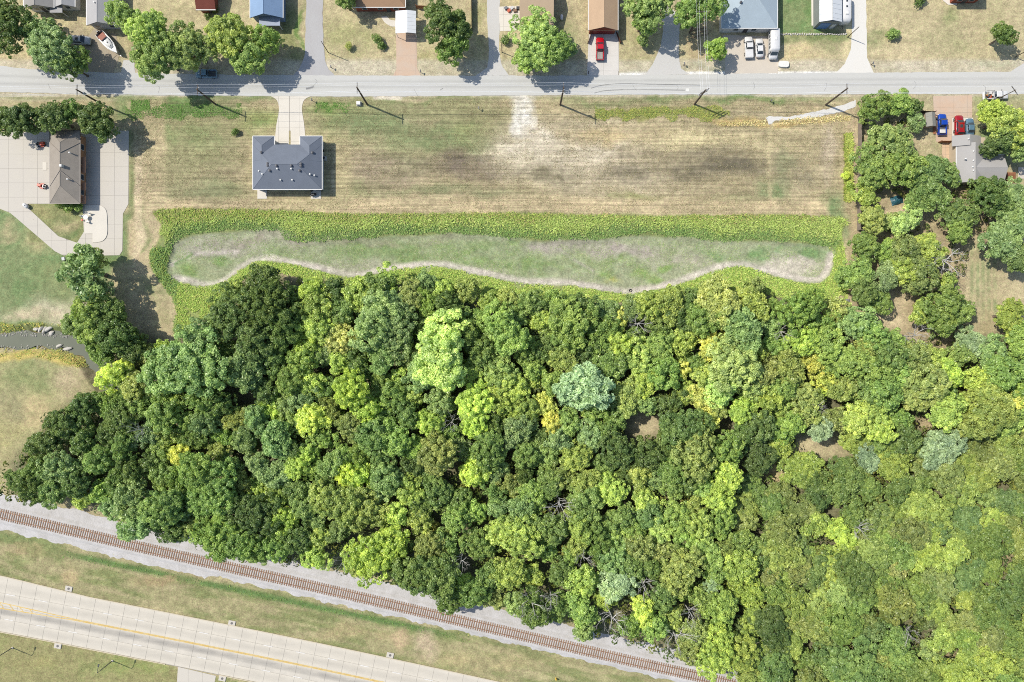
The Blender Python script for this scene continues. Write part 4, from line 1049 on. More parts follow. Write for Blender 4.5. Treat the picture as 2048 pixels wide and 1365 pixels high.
for x, y, r, tn, lab in YARD:
    plant(x, y, r * (1.06 if 200 < y < 270 and x < 260 else 1.2), tn, "yard_tree", 'p' if lab.startswith("open") else None, .9, lab, "tree", "trees in yards", .92)
SHRUBS = [(755, 78, 12, 'md', "sparse green sapling on the lawn beside the carport drive"), (762, 92, 9, 'md', "lower half of the leaning sapling by the carport drive"), (698, 92, 8, 'st', "small reddish shrub alone on the corner lawn"), (1012, 82, 10, 'dk', "small dark bush by the gravel drive"), (1285, 82, 15, 'gg', "thin grey bush on the lawn west of the wide gravel drive"), (1134, 100, 24, 'gg', "wispy grey shrub between green tree and red pickup"), (470, 264, 8, 'md', "small bush on the grass west of the duplex"), (140, 412, 13, 'gr', "low green bush under the south wall of the station"), (158, 415, 10, 'gr', "lower green bush at the station's southern corner"), (120, 411, 9, 'gr', "lowest green bush along the station's south wall"),
          (415, 35, 8, 'dk', "dark bush beside the red roofed shed"), (430, 18, 10, 'dk', "dark bush north of the red roofed shed"), (1690, 350, 9, 'by', "lime weed bush along the fence, northern"), (1698, 372, 8, 'by', "lime weed bush along the fence, southern")]
for x, y, r, tn, lab in SHRUBS:
    if r: plant(x, y, r, tn, "shrub", 'h' if r < 14 else 's', .8, lab, "shrub", "shrubs and bushes", .8)

# ------------------------------------------------------------------ low growth: nobody could count it
def palette(n, cols, r, jit=.16):
    Pp = np.array([alb(*c) for c in cols]); c = Pp[r.integers(0, len(cols), n)]
    return np.clip(c * r.uniform(1 - jit, 1 + jit, (n, 1)) * r.uniform(.94, 1.06, (n, 3)), 0, .9)
def blades(name, pts, hmin, hmax, wid, cols, seed, label, lean=(.9, 2.3), kscale=2.1):
    """standing stems and leaves at pixel points"""
    r = np.random.default_rng(seed); n = len(pts); pts = np.asarray(pts)
    x = (pts[:, 0] - 1024) * MPP; y = (682.5 - pts[:, 1]) * MPP
    z = height(pts[:, 0], pts[:, 1])
    h = r.uniform(hmin, hmax, n) * .48 * (.45 + 1.1 * fbm(pts[:, 0], pts[:, 1], 11, seed + 40, 2)); a = r.uniform(0, 2 * np.pi, n); le = r.uniform(*lean, n)
    dx, dy = np.cos(a), np.sin(a)
    ox, oy = -dy * wid * r.uniform(.6, 1.4, n), dx * wid * r.uniform(.6, 1.4, n)
    B = np.stack([x, y, z], 1); T = B + np.stack([dx * h * le, dy * h * le, h], 1); M = B + np.stack([dx * h * le * .35, dy * h * le * .35, h * .6], 1)
    O = np.stack([ox, oy, np.zeros(n)], 1)
    Vv = np.stack([B, M + O, T, M - O], 1).reshape(-1, 3)
    Qq = np.arange(4 * n).reshape(n, 4)
    c = np.repeat(palette(n, cols, r) * kscale, 4, 0)
    o = bigmesh(name, Vv, Qq, HERB, col=c)
    return tag(o, label, None, None, "stuff")
def scatter(n, x0, x1, y0, y1, test, seed):
    r = np.random.default_rng(seed)
    p = np.stack([r.uniform(x0, x1, n), r.uniform(y0, y1, n)], 1)
    return p[test(p[:, 0], p[:, 1])]
gap_f = lambda X, Y: fbm(X, Y, 40, 77)
north = scatter(250000, 300, 1700, 412, 700, lambda X, Y: (sdf(X, Y, BANK) < (fbm(X, Y, 14, 5) - .5) * 8) & (sdf(X, Y, POND) > (fbm(X, Y, 22, 8) - .5) * 16 + 2) & (Y < 500 + 0 * X) & ((X > 330) | (Y < 470)), 1)
dn = sdf(north[:, 0], north[:, 1], POND)
MIXW = [(160, 180, 98), (168, 186, 104), (152, 172, 92), (146, 166, 88), (174, 184, 112)]
TOPW = [(140, 160, 82), (168, 164, 106), (126, 148, 74), (176, 168, 112), (152, 168, 86), (160, 182, 88)]
GN = [(118, 150, 84), (132, 160, 92), (108, 138, 76), (146, 168, 104)]
q1 = RN.random(len(north)) * 16 - 8
hi = dn + q1 > 19 + (fbm(north[:, 0], north[:, 1], 30, 4) - .5) * 30
top_b = north[:, 1] + q1 < 438 + (fbm(north[:, 0], north[:, 1], 50, 14) - .5) * 34
blades("bank_weeds", north[hi & ~top_b], .35, .85, .075, MIXW, 2, "tall yellow green weeds on the north bank of the pond")
blades("upper_bank_weeds", north[hi & top_b], .35, .8, .075, TOPW, 12, "olive and tan weeds along the top of the north bank")
blades("bank_herbs", north[~hi], .25, .6, .07, GN, 3, "deep green weeds at the foot of the north bank")
south = scatter(300000, 300, 1700, 440, 690, lambda X, Y: (sdf(X, Y, BANK) < 3) & (sdf(X, Y, POND) > (fbm(X, Y, 16, 6) - .5) * 7) & (Y > 495) & ((fbm(X, Y, 26, 66) > .3)), 4)
west = south[:, 0] < 352
blades("shore_weeds", south[~west], .3, .75, .07, [(164, 188, 96), (176, 194, 106), (148, 176, 86), (188, 194, 116), (138, 166, 82)], 5, "bright lime weeds along the south shore of the pond")
blades("shore_herbs", south[west], .3, .8, .07, GN + [(150, 164, 84)], 6, "dark green weeds round the west end of the pond")
bedw = scatter(110000, 330, 1680, 455, 592, lambda X, Y: (sdf(X, Y, POND) < -2) & (fbm(X, Y, 46, 71) * .6 + fbm(X, Y, 12, 72) * .4 > .49) & (seg_dist(X, Y, POND, True) > 6 + 8 * (Y > 520)), 7)
blades("bed_weeds", bedw, .06, .22, .05, [(134, 164, 92), (150, 170, 104), (120, 156, 78), (166, 176, 126), (190, 186, 160)], 8, "thin low green weeds in patches over the pond bed")
fieldw = scatter(150000, 262, 1712, 199, 428, lambda X, Y: (fbm(X * .35, Y, 14, 91) > .44) & ~((X > 495) & (X < 655) & (Y > 262) & (Y < 402)) & ~((X > 535) & (X < 628) & (Y < 300)) & ~((X > 1030) & (X < 1075) & (Y < 260)), 9)
blades("field_stubble", fieldw, .05, .20, .045, [(206, 192, 150), (150, 148, 104), (190, 172, 126), (128, 122, 92), (214, 202, 166), (140, 146, 96)], 10, "short dry stubble and seedlings over the mown field", kscale=1.15)
lawn = scatter(170000, -10, 2060, -10, 1365, lambda X, Y: (fbm(X, Y, 12, 92) > .46) & ((Y < 148) | ((X < 352) & (Y > 196) & (Y < 960)) | ((Y > 1066 + .212 * X) & (X < 1150)) | ((X > 1860) & (Y < 660) & (Y > 196))), 31)
from_px = lambda X, Y: (((X > 98) & (X < 165) & (Y > 258) & (Y < 410)) | ((X < 262) & (Y > 258) & (Y < 515) & ~((X > 60) & (X < 166) & (Y > 408) & (Y < 470))) | ((Y > 1148 + .205 * X) & (Y < 1268 + .207 * X)) | ((X > 605) & (X < 655) & (Y < 150)))
lawn = lawn[~from_px(lawn[:, 0], lawn[:, 1])]
hard = [(792, 834, 18, 152), (972, 1042, -20, 152), (1174, 1240, -20, 152), (1300, 1362, -20, 152), (1444, 1558, -20, 150), (1622, 1740, -20, 150), (1864, 2010, 190, 370), (352, 432, 1330, 1370)]
for a, b, c_, d in hard: lawn = lawn[~((lawn[:, 0] > a) & (lawn[:, 0] < b) & (lawn[:, 1] > c_) & (lawn[:, 1] < d))]
lawn = lawn[(creek_depth(lawn[:, 0], lawn[:, 1]) > 30)]
lc = C[np.clip(np.searchsorted(gy, lawn[:, 1]), 0, nY - 1), np.clip(np.searchsorted(gx, lawn[:, 0]), 0, nX - 1)]
tufts = blades("lawn_tufts", lawn, .04, .18, .045, [(150, 150, 100)], 32, "short uneven grass tufts over lawns and verges")
lr_ = np.random.default_rng(8); lc2 = np.clip(np.repeat(lc * lr_.uniform(.7, 1.7, (len(lawn), 1)) * lr_.uniform(.92, 1.08, (len(lawn), 3)), 4, 0), 0, .9)
tufts.data.attributes["Col"].data.foreach_set("color", np.concatenate([lc2, np.ones((len(lc2), 1))], 1).astype(np.float32).ravel())
ditch = np.concatenate([scatter(7000, 250, 485, 207, 242, lambda X, Y: np.abs((Y - 224) / 16) + np.abs((X - 370) / 420) + (fbm(X, Y, 20, 3) - .5) * 2.4 < .9, 11), scatter(1200, 262, 300, 200, 222, lambda X, Y: X == X, 12), scatter(1300, 630, 700, 206, 226, lambda X, Y: fbm(X, Y, 14, 2) > .5, 13)])
blades("ditch_grass", ditch, .12, .32, .06, [(108, 146, 72), (122, 156, 84), (94, 132, 64)], 14, "lush green grass in the roadside ditch west of the duplex")
d2w = scatter(11000, 1190, 1460, 212, 244, lambda X, Y: np.abs((Y - 227) / 12) + (fbm(X, Y, 22, 33) - .5) * 3.4 < .8, 15)
blades("ditch_weeds", d2w, .15, .42, .065, [(160, 164, 88), (172, 172, 98), (138, 150, 78), (120, 144, 78)], 16, "olive yellow weeds in the ditch in the middle of the street")
d3w = scatter(3200, 1440, 1700, 226, 252, lambda X, Y: (np.abs(Y - (246 - (X - 1540) * .06)) < 6) & ((X > 1560) | (X < 1530)), 17)
blades("ditch_straw", d3w, .3, .6, .08, [(204, 190, 142), (190, 176, 124), (212, 200, 154), (170, 164, 108)], 18, "golden dry grass beside the pale drainage channel")
fw = scatter(5200, 1686, 1706, 268, 402, lambda X, Y: np.abs(X - 1696) < 5 + 4 * fbm(X, Y, 10, 2), 19)
blades("fence_weeds", fw, .5, 1.1, .08, [(168, 180, 92), (154, 168, 84), (182, 184, 104), (134, 152, 78)], 20, "tall lime weeds in a strip along the board fence")
vg = scatter(9000, 120, 940, 1080, 1300, lambda X, Y: np.abs(Y - (1080 + .212 * X)) < 3 + 9 * fbm(X, Y, 30, 5), 21)
blades("verge_grass", vg, .15, .4, .08, [(104, 142, 68), (118, 150, 74), (132, 154, 84)], 22, "green grass in the ditch between railway and highway")
cw = scatter(12000, -20, 170, 645, 735, lambda X, Y: (creek_depth(X, Y) > 16) & (creek_depth(X, Y) < 22 + 34 * fbm(X, Y, 20, 4) ** 1.4) & (fbm(X, Y, 16, 44) > .4), 23)
blades("creek_weeds", cw, .15, .5, .065, [(180, 178, 96), (152, 168, 92), (200, 184, 108), (128, 152, 82)], 24, "yellow and green weeds on both banks of the creek")
bw = scatter(2400, 0, 1400, 1040, 1365, lambda X, Y: (np.abs(Y - (1062 + .216 * X)) < 7) & (fbm(X, Y, 30, 9) > .56), 25)
blades("ballast_weeds", bw, .2, .5, .09, [(176, 180, 92), (200, 192, 116), (120, 150, 76)], 26, "pale weeds rooted along the ballast's southern edge")
sp_ = scatter(5200, 1005, 1110, 192, 330, lambda X, Y: (np.abs(X - 1051 - (Y > 255) * (Y - 255) * .45) + (fbm(X, Y, 9, 3) - .5) * 40 < 20 - (Y > 262) * (Y - 262) * .12), 27)
blades("gravel_scatter", sp_, .03, .10, .07, [(244, 240, 230), (232, 226, 214), (214, 204, 184), (176, 166, 140)], 28, "loose white gravel strewn down the worn track from the street", kscale=1.2)
# shrub layer of the wood and of the grove
ur = np.random.default_rng(5)
cen = np.stack([ur.uniform(10, 2090, 7600), ur.uniform(540, 1420, 7600)], 1)
cen = cen[(sdf(cen[:, 0], cen[:, 1], FOREST) < -2)]
cen = cen[[not in_clear(a, b, .85) for a, b in cen]]
cen = cen[creek_depth(cen[:, 0], cen[:, 1]) > 24]
k = 26; n = len(cen) * k
cz_ = np.where((cen[:, 0] > 1480) & (cen[:, 1] > 860), ur.uniform(1.8, 3.6, len(cen)), ur.uniform(1.0, 4.6, len(cen)))
D = ur.normal(size=(n, 3)); D /= np.linalg.norm(D, axis=1)[:, None]; D[:, 2] = np.abs(D[:, 2]) * .8
rad = np.repeat(ur.uniform(.6, 1.5, len(cen)), k)
base = np.repeat(np.stack([(cen[:, 0] - 1024) * MPP, (682.5 - cen[:, 1]) * MPP, cz_], 1), k, 0)
N_ = D + ur.normal(size=D.shape) * .45 + np.array([0, 0, .4]); N_ /= np.linalg.norm(N_, axis=1)[:, None]
Vv, Qq = leaf_quads(base + D * rad[:, None], N_, .42 * ur.uniform(.6, 1.3, n), ur)
pc = palette(len(cen), [(112, 138, 66), (130, 150, 72), (96, 122, 60), (150, 158, 78), (124, 142, 88), (158, 166, 84)], ur)
o = bigmesh("undergrowth", Vv, Qq, HERB, col=np.repeat(np.repeat(pc, k, 0) * ur.uniform(.75, 1.25, (n, 1)), 4, 0))
tag(o, "tangled green shrub layer under the trees of the wood", None, None, "stuff")
ge = np.stack([ur.uniform(1690, 2090, 900), ur.uniform(190, 700, 900)], 1)
ge = ge[(sdf(ge[:, 0], ge[:, 1], EAST_GROVE) < -4)]; ge = ge[[not in_clear(a, b, 1.3) for a, b in ge]]; ge = ge[fbm(ge[:, 0], ge[:, 1], 40, 8) > .45]
n = len(ge) * k
D = ur.normal(size=(n, 3)); D /= np.linalg.norm(D, axis=1)[:, None]; D[:, 2] = np.abs(D[:, 2]) * .8
base = np.repeat(np.stack([(ge[:, 0] - 1024) * MPP, (682.5 - ge[:, 1]) * MPP, ur.uniform(.3, 1.2, len(ge))], 1), k, 0)
N_ = D + ur.normal(size=D.shape) * .45 + np.array([0, 0, .4]); N_ /= np.linalg.norm(N_, axis=1)[:, None]
Vv, Qq = leaf_quads(base + D * np.repeat(ur.uniform(.4, .9, len(ge)), k)[:, None], N_, .34 * ur.uniform(.6, 1.3, n), ur)
o = bigmesh("grove_undergrowth", Vv, Qq, HERB, col=np.repeat(np.repeat(palette(len(ge), [(130, 148, 74), (150, 158, 88), (116, 138, 70)], ur), k, 0), 4, 0))
tag(o, "low scrub under the trees of the eastern grove", None, None, "stuff")
# ------------------------------------------------------------------ buildings
GLASS = paint("window_glass", (0.03, 0.04, 0.05), 0.08, 0.5)
TRIM = paint("white_trim", alb(248, 248, 246), 0.5, 0.3)
def shingle(name, c, v=.1):
    if name in MATS: return MATS[name]
    t = NT(name)
    f = t.mul(t.rng(t.noise(.5, 4), .3, .7, 1 - v * .6, 1 + v * .6), t.rng(t.noise(5, 6, .85), .25, .75, 1 - v * 1.6, 1 + v * 1.6))
    t.base(t.scale_col(c, f), .92, .1); t.bump(t.noise(9, 4), .4, .03)
    MATS[name] = t.m
    return t.m
def roof_block(e, x0, x1, y0, y1, z, rise, axis, ia, ib, mat, wallmat, cap=None, th=.16, name="roof"):
    """ridge along axis; ia, ib: how far the ridge stops short of each end (0 makes a gable); coordinates local to e"""
    if axis == 'x':
        A, B = (x0 + ia, (y0 + y1) / 2, z + rise), (x1 - ib, (y0 + y1) / 2, z + rise)
        E = [(x0, y0, z), (x1, y0, z), (x1, y1, z), (x0, y1, z)]
        sl = [(0, 1, 5, 4), (2, 3, 4, 5)]; ends = [((3, 0, 4), ia), ((1, 2, 5), ib)]
    else:
        A, B = ((x0 + x1) / 2, y0 + ia, z + rise), ((x0 + x1) / 2, y1 - ib, z + rise)
        E = [(x0, y0, z), (x1, y0, z), (x1, y1, z), (x0, y1, z)]
        sl = [(1, 2, 5, 4), (3, 0, 4, 5)]; ends = [((0, 1, 4), ia), ((2, 3, 5), ib)]
    m = MB(); V6 = E + [A, B]
    m.v = list(V6) + [(v[0], v[1], v[2] - th) for v in V6]
    m.f = list(sl)
    for tri, i in ends:
        if i > 0: m.f.append(tri)
    for i in range(4): m.f.append((i, i + 6, (i + 1) % 4 + 6, (i + 1) % 4))
    m.f += [tuple(j + 6 for j in f)[::-1] for f in sl]
    r = m.build(name, mat, e, fix=False)
    for tri, i in ends:
        if i == 0:
            g = MB(); c = [V6[k] for k in tri]
            cx = sum(p[0] for p in c) / 3; cy = sum(p[1] for p in c) / 3
            ins = .35
            if axis == 'x': q = [(p[0] + (ins if tri[2] == 4 else -ins), p[1] * .94 + cy * .06, p[2] - th - .02) for p in c]
            else: q = [(p[0] * .94 + cx * .06, p[1] + (ins if tri[2] == 4 else -ins), p[2] - th - .02) for p in c]
            g.add(q, [(0, 1, 2)]).build("gable_wall", wallmat, e)
    ridge = MB().tube([A, B], .05, 6)
    ridge.build("ridge_cap", cap or mat, r)
    for i, k in ((0, 4), (1, 5 if axis == 'x' else 4), (2, 5), (3, 4 if axis == 'x' else 5)):
        inset = ia if k == 4 else ib
        if inset > 0: MB().tube([V6[i], V6[k]], .035, 5).build("hip_cap", cap or mat, r)
    return r
def walls(e, x0, x1, y0, y1, h, mat, o=.45):
    return MB().box(x0 + o, x1 - o, y0 + o, y1 - o, -.1, h - .05).build("wall", mat, e)
def gutter(e, x0, x1, y0, y1, z, mat=None, sides="nswe"):
    mat = mat or TRIM
    for s in sides:
        a = {'s': ((x0, y0), (x1, y0)), 'n': ((x0, y1), (x1, y1)), 'w': ((x0, y0), (x0, y1)), 'e': ((x1, y0), (x1, y1))}[s]
        d = {'s': (0, -.05), 'n': (0, .05), 'w': (-.05, 0), 'e': (.05, 0)}[s]
        MB().box(min(a[0][0], a[1][0]) - (.10 if d[0] else 0), max(a[0][0], a[1][0]) + (.10 if d[0] else 0), min(a[0][1], a[1][1]) - (.10 if d[1] else 0), max(a[0][1], a[1][1]) + (.10 if d[1] else 0), z - .17, z + .012).build("gutter", mat, e)
def window(e, x, y, z, w, h, side):
    d = {'s': (0, -1), 'n': (0, 1), 'w': (-1, 0), 'e': (1, 0)}[side]
    t = .05
    def bx(ww, hh, off, z0):
        if d[0] == 0: return MB().box(x - ww / 2, x + ww / 2, min(y, y + d[1] * off), max(y, y + d[1] * off), z0, z0 + hh)
        return MB().box(min(x, x + d[0] * off), max(x, x + d[0] * off), y - ww / 2, y + ww / 2, z0, z0 + hh)
    f = bx(w, h, .06, z).build("window", TRIM, e)
    bx(w - .16, h - .16, .075, z + .08).build("pane", GLASS, f)
def door(e, x, y, w, h, side, mat, name="door"):
    d = {'s': (0, -1), 'n': (0, 1), 'w': (-1, 0), 'e': (1, 0)}[side]
    if d[0] == 0: b = MB().box(x - w / 2, x + w / 2, min(y, y + d[1] * .07), max(y, y + d[1] * .07), .02, h)
    else: b = MB().box(min(x, x + d[0] * .07), max(x, x + d[0] * .07), y - w / 2, y + w / 2, .02, h)
    o = b.build(name, mat, e)
    hx = x + w * .35 if d[0] == 0 else x + d[0] * .1; hy = y + d[1] * .1 if d[0] == 0 else y + w * .35
    MB().box(hx - .04, hx + .04, hy - .04, hy + .04, h * .45, h * .45 + .1).build("handle", paint("dull_metal", (.4, .4, .4), .4, .5, .8), o)
def vent(e, x, y, z, kind="pipe"):
    if kind == "pipe": MB().lathe([(.13, -.3), (.13, .28), (.19, .29), (.19, .40), (.04, .46)], 10, (x, y, z)).build("roof_vent", TRIM, e)
    else: MB().lathe([(.22, -.25), (.22, .14), (.30, .15), (.30, .30), (.05, .38)], 10, (x, y, z)).build("roof_vent", paint("dark_vent", (.06, .06, .065), .5), e)
def frame_of(px0, px1, py0, py1, z):
    """local box of an eave outline read at height z; origin at its middle on the ground"""
    a, b = W(px0, py1, z), W(px1, py0, z)
    c = Vector(((a.x + b.x) / 2, (a.y + b.y) / 2, 0))
    return c, a.x - c.x, b.x - c.x, a.y - c.y, b.y - c.y

# -- grey duplex
ROOF_D = shingle("blue_grey_shingle", alb(130, 138, 152), .09)
e_ = 3.0
c, x0, x1, y0, y1 = frame_of(505.6, 644.2, 272.7, 379.3, e_)
E = empty("duplex_house", c, 0, "new grey hip roofed duplex with white eaves, standing alone on the field", "house")
lx = lambda px, z=e_: W(px, 682.5, z).x - c.x
ly = lambda py, z=e_: W(1024, py, z).y - c.y
SID = surf("pale_siding", alb(226, 226, 224), .05, .5, 8)
ym = ly(289.5)
MB().box(x0 + .45, x1 - .45, y0 + .45, ym - .35, -.1, e_ - .05).build("wall", SID, E)
hd = (ym - y0) / 2
roof_block(E, x0, x1, y0, ym, e_, hd * .46, 'x', hd * .98, hd * .98, ROOF_D, SID)
for (a, b) in ((505.6, 548.7), (600, 644.2)):
    wx0, wx1 = lx(a), lx(b); hw = (wx1 - wx0) / 2
    yt = y1
    MB().box(wx0 + .45, wx1 - .45, ym - 1, yt - .45, -.1, e_ - .06).build("wall", SID, E)
    roof_block(E, wx0 + .003, wx1 - .003, ym - hw * 1.55, yt, e_ + .003, hw * .46, 'y', 0.01, hw * .98, ROOF_D, SID)
gutter(E, x0, x1, y0, ym, e_ + .01, None, "swe")
for (a, b) in ((505.6, 548.7), (600, 644.2)): gutter(E, lx(a), lx(b), ym, y1, e_ + .01, None, "nwe")
for px in (578, 590, 560): pass
GAR = paint("garage_door_white", alb(240, 240, 238), .5, .3)
for px in (562, 588): door(E, lx(px), ym - .35, 2.6, 2.3, 'n', GAR, "garage_door")
for k, (px, py, kd) in enumerate([(522, 305, 'd'), (624, 305, 'd'), (537.5, 329, 'd'), (537.5, 333.5, 'd'), (604, 329.5, 'd'), (604, 334, 'd'), (556, 334, 'd'), (585.5, 334, 'd'), (557, 340, 'p'), (585, 340, 'p'), (517, 342, 'p'), (525, 349, 'p'), (560.5, 360, 'p'), (584, 360, 'p'), (620, 349, 'p'), (628, 350.5, 'p'), (541, 343, 'd'), (601, 343, 'd')]):
    z = e_ + 1.3
    X, Y = W(px, py, z).x - c.x, W(px, py, z).y - c.y
    zz = e_ + .46 * max(0, min(X - x0, x1 - X, Y - y0, (ym - Y) if -hd * 9 < X < hd * 9 and Y > ym - hd and lx(549) < X < lx(600) else 99, y1 - Y, hd)) * .98
    vent(E, X, Y, zz, "pipe" if kd == 'p' else "box")
for px in (530, 560, 590, 620): window(E, lx(px), y0 + .45, .9, 1.3, 1.3, 's')
for px in (524, 633): door(E, lx(px), y0 + .45, 1.7, 2.1, 's', GLASS, "patio_door")
for py in (300, 330, 355): window(E, x1 - .45, ly(py), .9, 1.1, 1.2, 'e')
def ac_unit(px, py, label):
    a = empty("air_conditioner", W(px, py), 0, label, "air conditioner", "outdoor air conditioners")
    MB().bevbox(-.42, .42, -.42, .42, .05, .85, .06).build("casing", surf("ac_grey", alb(190, 194, 196), .06, 2, 9), a)
    MB().lathe([(.33, .0), (.33, .02), (.1, .04)], 14, (0, 0, .85)).build("fan_grille", paint("dark_grille", (.03, .03, .035), .5), a)
    MB().box(-.55, .55, -.55, .55, 0, .05).build("plinth", CONCRETE, a)
ac_unit(649, 318, "grey air conditioner on the ground beside the duplex's east wall")
g = empty("barbecue_grill", W(628, 391), .2, "black barbecue grill on the duplex's eastern patio", "grill")
BLK = paint("black_enamel", (.02, .02, .022), .35)
MB().bevbox(-.45, .45, -.28, .28, .75, 1.15, .12).build("lid", BLK, g); MB().box(-.8, .8, -.25, .25, .70, .745).build("shelf", BLK, g)
for sx in (-.4, .4): MB().box(sx - .04, sx + .04, -.22, .22, .05, .70).build("leg", BLK, g)
ch = empty("patio_chair", W(624, 382), .8, "dark patio chair under the eaves on the duplex's eastern patio", "chair")
MB().bevbox(-.28, .28, -.28, .28, .40, .46, .02).build("seat", BLK, ch); MB().box(-.28, .28, .24, .29, .46, .95).build("backrest", BLK, ch)
for sx in (-.24, .24):
    for sy in (-.24, .24): MB().box(sx - .025, sx + .025, sy - .025, sy + .025, .095, .40).build("leg", BLK, ch)

# -- station like building with brown grey roof
ROOF_S = shingle("weathered_brown_shingle", alb(170, 162, 152), .13)
BRICK = surf("tan_brick", alb(196, 150, 116), .12, .6, 7)
c, x0, x1, y0, y1 = frame_of(99.5, 160, 262, 407, 3.4)
E = empty("station_building", c, 0, "long brown shingle roofed building between two concrete aprons", "building")
walls(E, x0, x1, y0, y1, 3.4, BRICK, .7)
hw = (x1 - x0) / 2
roof_block(E, x0, x1, y0, y1, 3.4, 1.75, 'y', hw * 1.05, hw * .9, ROOF_S, BRICK)
FLASH = paint("valley_flashing", alb(178, 168, 158), .5)
rz = 3.4 + 1.75
for s, ya, yb in ((-1, 286, 304), (1, 286, 305), (-1, 373, 342), (1, 372, 342)):
    pa = (s * hw * .985, W(1024, ya, 3.4).y - c.y, 3.45); pb = (s * hw * .02, W(1024, yb, rz).y - c.y, rz + .04)
    MB().tube([pa, pb], .10, 5).build("valley_strip", FLASH, E)
MB().bevbox(.15, .75, -.5, .1, rz - .5, rz + .55, .06).build("chimney", paint("vent_white", alb(236, 234, 230), .5), E)
vent(E, 1.6, -3.2, rz - .5); vent(E, 2.0, 3.0, rz - .6)
gutter(E, x0, x1, y0, y1, 3.41, paint("brown_gutter", alb(120, 108, 98), .5))
for py in (330, 373, 400):
    Y = W(1024, py, 2.5).y - c.y
    MB().bevbox(x1 - .25, x1 + .75, Y - (1.9 if py == 330 else .9), Y + (1.9 if py == 330 else .9), 2.35, 2.55, .04).build("awning", surf("tan_awning", alb(196, 150, 120), .08, 1, 7), E)
for py in (295, 325, 355, 385):
    window(E, x1 - .7, W(1024, py, 1.5).y - c.y, .9, 1.4, 1.2, 'e'); window(E, x0 + .7, W(1024, py, 1.5).y - c.y, .9, 1.4, 1.2, 'w')
door(E, x1 - .7, W(1024, 340, 1).y - c.y, 1.0, 2.1, 'e', GLASS); door(E, .3, y0 + .7, 1.0, 2.1, 's', GLASS)
step = polysheet("entrance_step", wpts([(86, 325), (94, 325), (94, 341), (86, 341)]), .12, PALE_CONCRETE, thick=.12, label="white concrete step on the apron by the west wall", cat="step")

# -- simple houses along the north
def house(name, label, px0, px1, py0, py1, z, rise, axis, ia, ib, roofmat, wallmat, gut=None, south=(), cap=None, doors=(), vents=(), east=()):
    c, x0, x1, y0, y1 = frame_of(px0, px1, py0, py1, z)
    e = empty(name, c, 0, label, "house")
    walls(e, x0, x1, y0, y1, z, wallmat)
    roof_block(e, x0, x1, y0, y1, z, rise, axis, ia, ib, roofmat, wallmat, cap)
    gutter(e, x0, x1, y0, y1, z + .01, gut, {'x': "ns", 'y': "we"}[axis] if ia == 0 else "nswe")
    for f in south: window(e, x0 + (x1 - x0) * f, y0 + .45, 1.0, 1.2, 1.2, 's')
    for f in east: window(e, x1 - .45, y0 + (y1 - y0) * f, 1.0, 1.2, 1.2, 'e')
    for f, w, m in doors: door(e, x0 + (x1 - x0) * f, y0 + .45, w, 2.15, 's', m)
    for f, g_ in vents:
        X = x0 + (x1 - x0) * f; Y = y0 + (y1 - y0) * g_
        d = abs(X - (x0 + x1) / 2) / ((x1 - x0) / 2) if axis == 'y' else abs(Y - (y0 + y1) / 2) / ((y1 - y0) / 2)
        vent(e, X, Y, z + rise * (1 - d), "pipe" if (f * 10) % 2 < 1 else "box")
    return e, c, x0, x1, y0, y1
GREYR = shingle("grey_shingle", alb(190, 190, 192), .07); GREYR2 = shingle("dim_grey_shingle", alb(170, 168, 166), .09)
BLUER = shingle("blue_shingle", alb(150, 178, 214), .09); TANR = shingle("tan_shingle", alb(206, 184, 158), .06); BRNR = shingle("brown_shingle", alb(182, 150, 122), .08)
PALEB = shingle("pale_blue_shingle", alb(186, 202, 214), .06); REDR = shingle("red_shingle", alb(128, 76, 68), .16); TAN2 = shingle("tan_brown_shingle", alb(204, 176, 148), .08)
WHITEW = surf("white_wall", alb(232, 230, 226), .05, .6, 8); BRICKW = surf("red_brick_wall", alb(160, 92, 74), .12, .6, 8); TANW = surf("tan_wall", alb(206, 186, 160), .07, .6, 8); BLUEW = surf("blue_wall", alb(140, 160, 190), .07, .6, 8)
DKDOOR = paint("dark_door", (.06, .05, .05), .5)
house("grey_house", "grey roofed house at the top left, partly under a dark tree", 47, 108, -70, 16, 2.9, 1.5, 'y', 0, 0, GREYR2, WHITEW, south=(.3, .7), doors=((.5, .9, DKDOOR),))
house("grey_annex", "small grey roofed annex between two grey houses at the top left", 110, 150, -60, 14, 2.7, 1.2, 'y', 0, 0, GREYR, WHITEW, south=(.5,))
MB_p = empty("porch_roof", W(126, 26), 0, "pale flat porch roof below the small grey annex", "porch")
MB().bevbox(-1.5, 1.5, -1.2, 1.0, 2.35, 2.5, .05).build("canopy", GREYR, MB_p)
for sx in (-1.35, 1.35): MB().box(sx - .06, sx + .06, -1.1, -.98, 0, 2.35).build("post", TRIM, MB_p)
house("grey_gable_house", "long grey gabled house beside the boat", 173, 232, -80, 51, 2.9, 1.7, 'y', 0, 0, GREYR, WHITEW, south=(.25, .75), doors=((.5, 2.4, GAR),), vents=((.4, .3),))
house("red_shed", "small dark red roofed shed behind the yard trees", 392, 431, -50, 20, 2.5, 1.2, 'x', 0, 0, REDR, BRICKW, south=(.3,), doors=((.6, .9, DKDOOR),))
e, c, x0, x1, y0, y1 = house("blue_house", "blue shingle roofed house by the side lane", 500, 566, -80, 36, 3.1, 2.1, 'y', 0, 0, BLUER, BLUEW, south=(.3, .7), vents=((.85, .5), (.85, .7), (.2, .6)))
MB().bevbox(x0 + 1.9, x1 - .9, y0 - 1.6, y0 + .5, 2.4, 2.55, .04).build("porch_roof", shingle("pale_porch_shingle", alb(186, 196, 216), .07), e)
for sx in (x0 + 2.1, x1 - 1.1): MB().box(sx - .06, sx + .06, y0 - 1.5, y0 - 1.38, 0, 2.4).build("porch_post", TRIM, e)
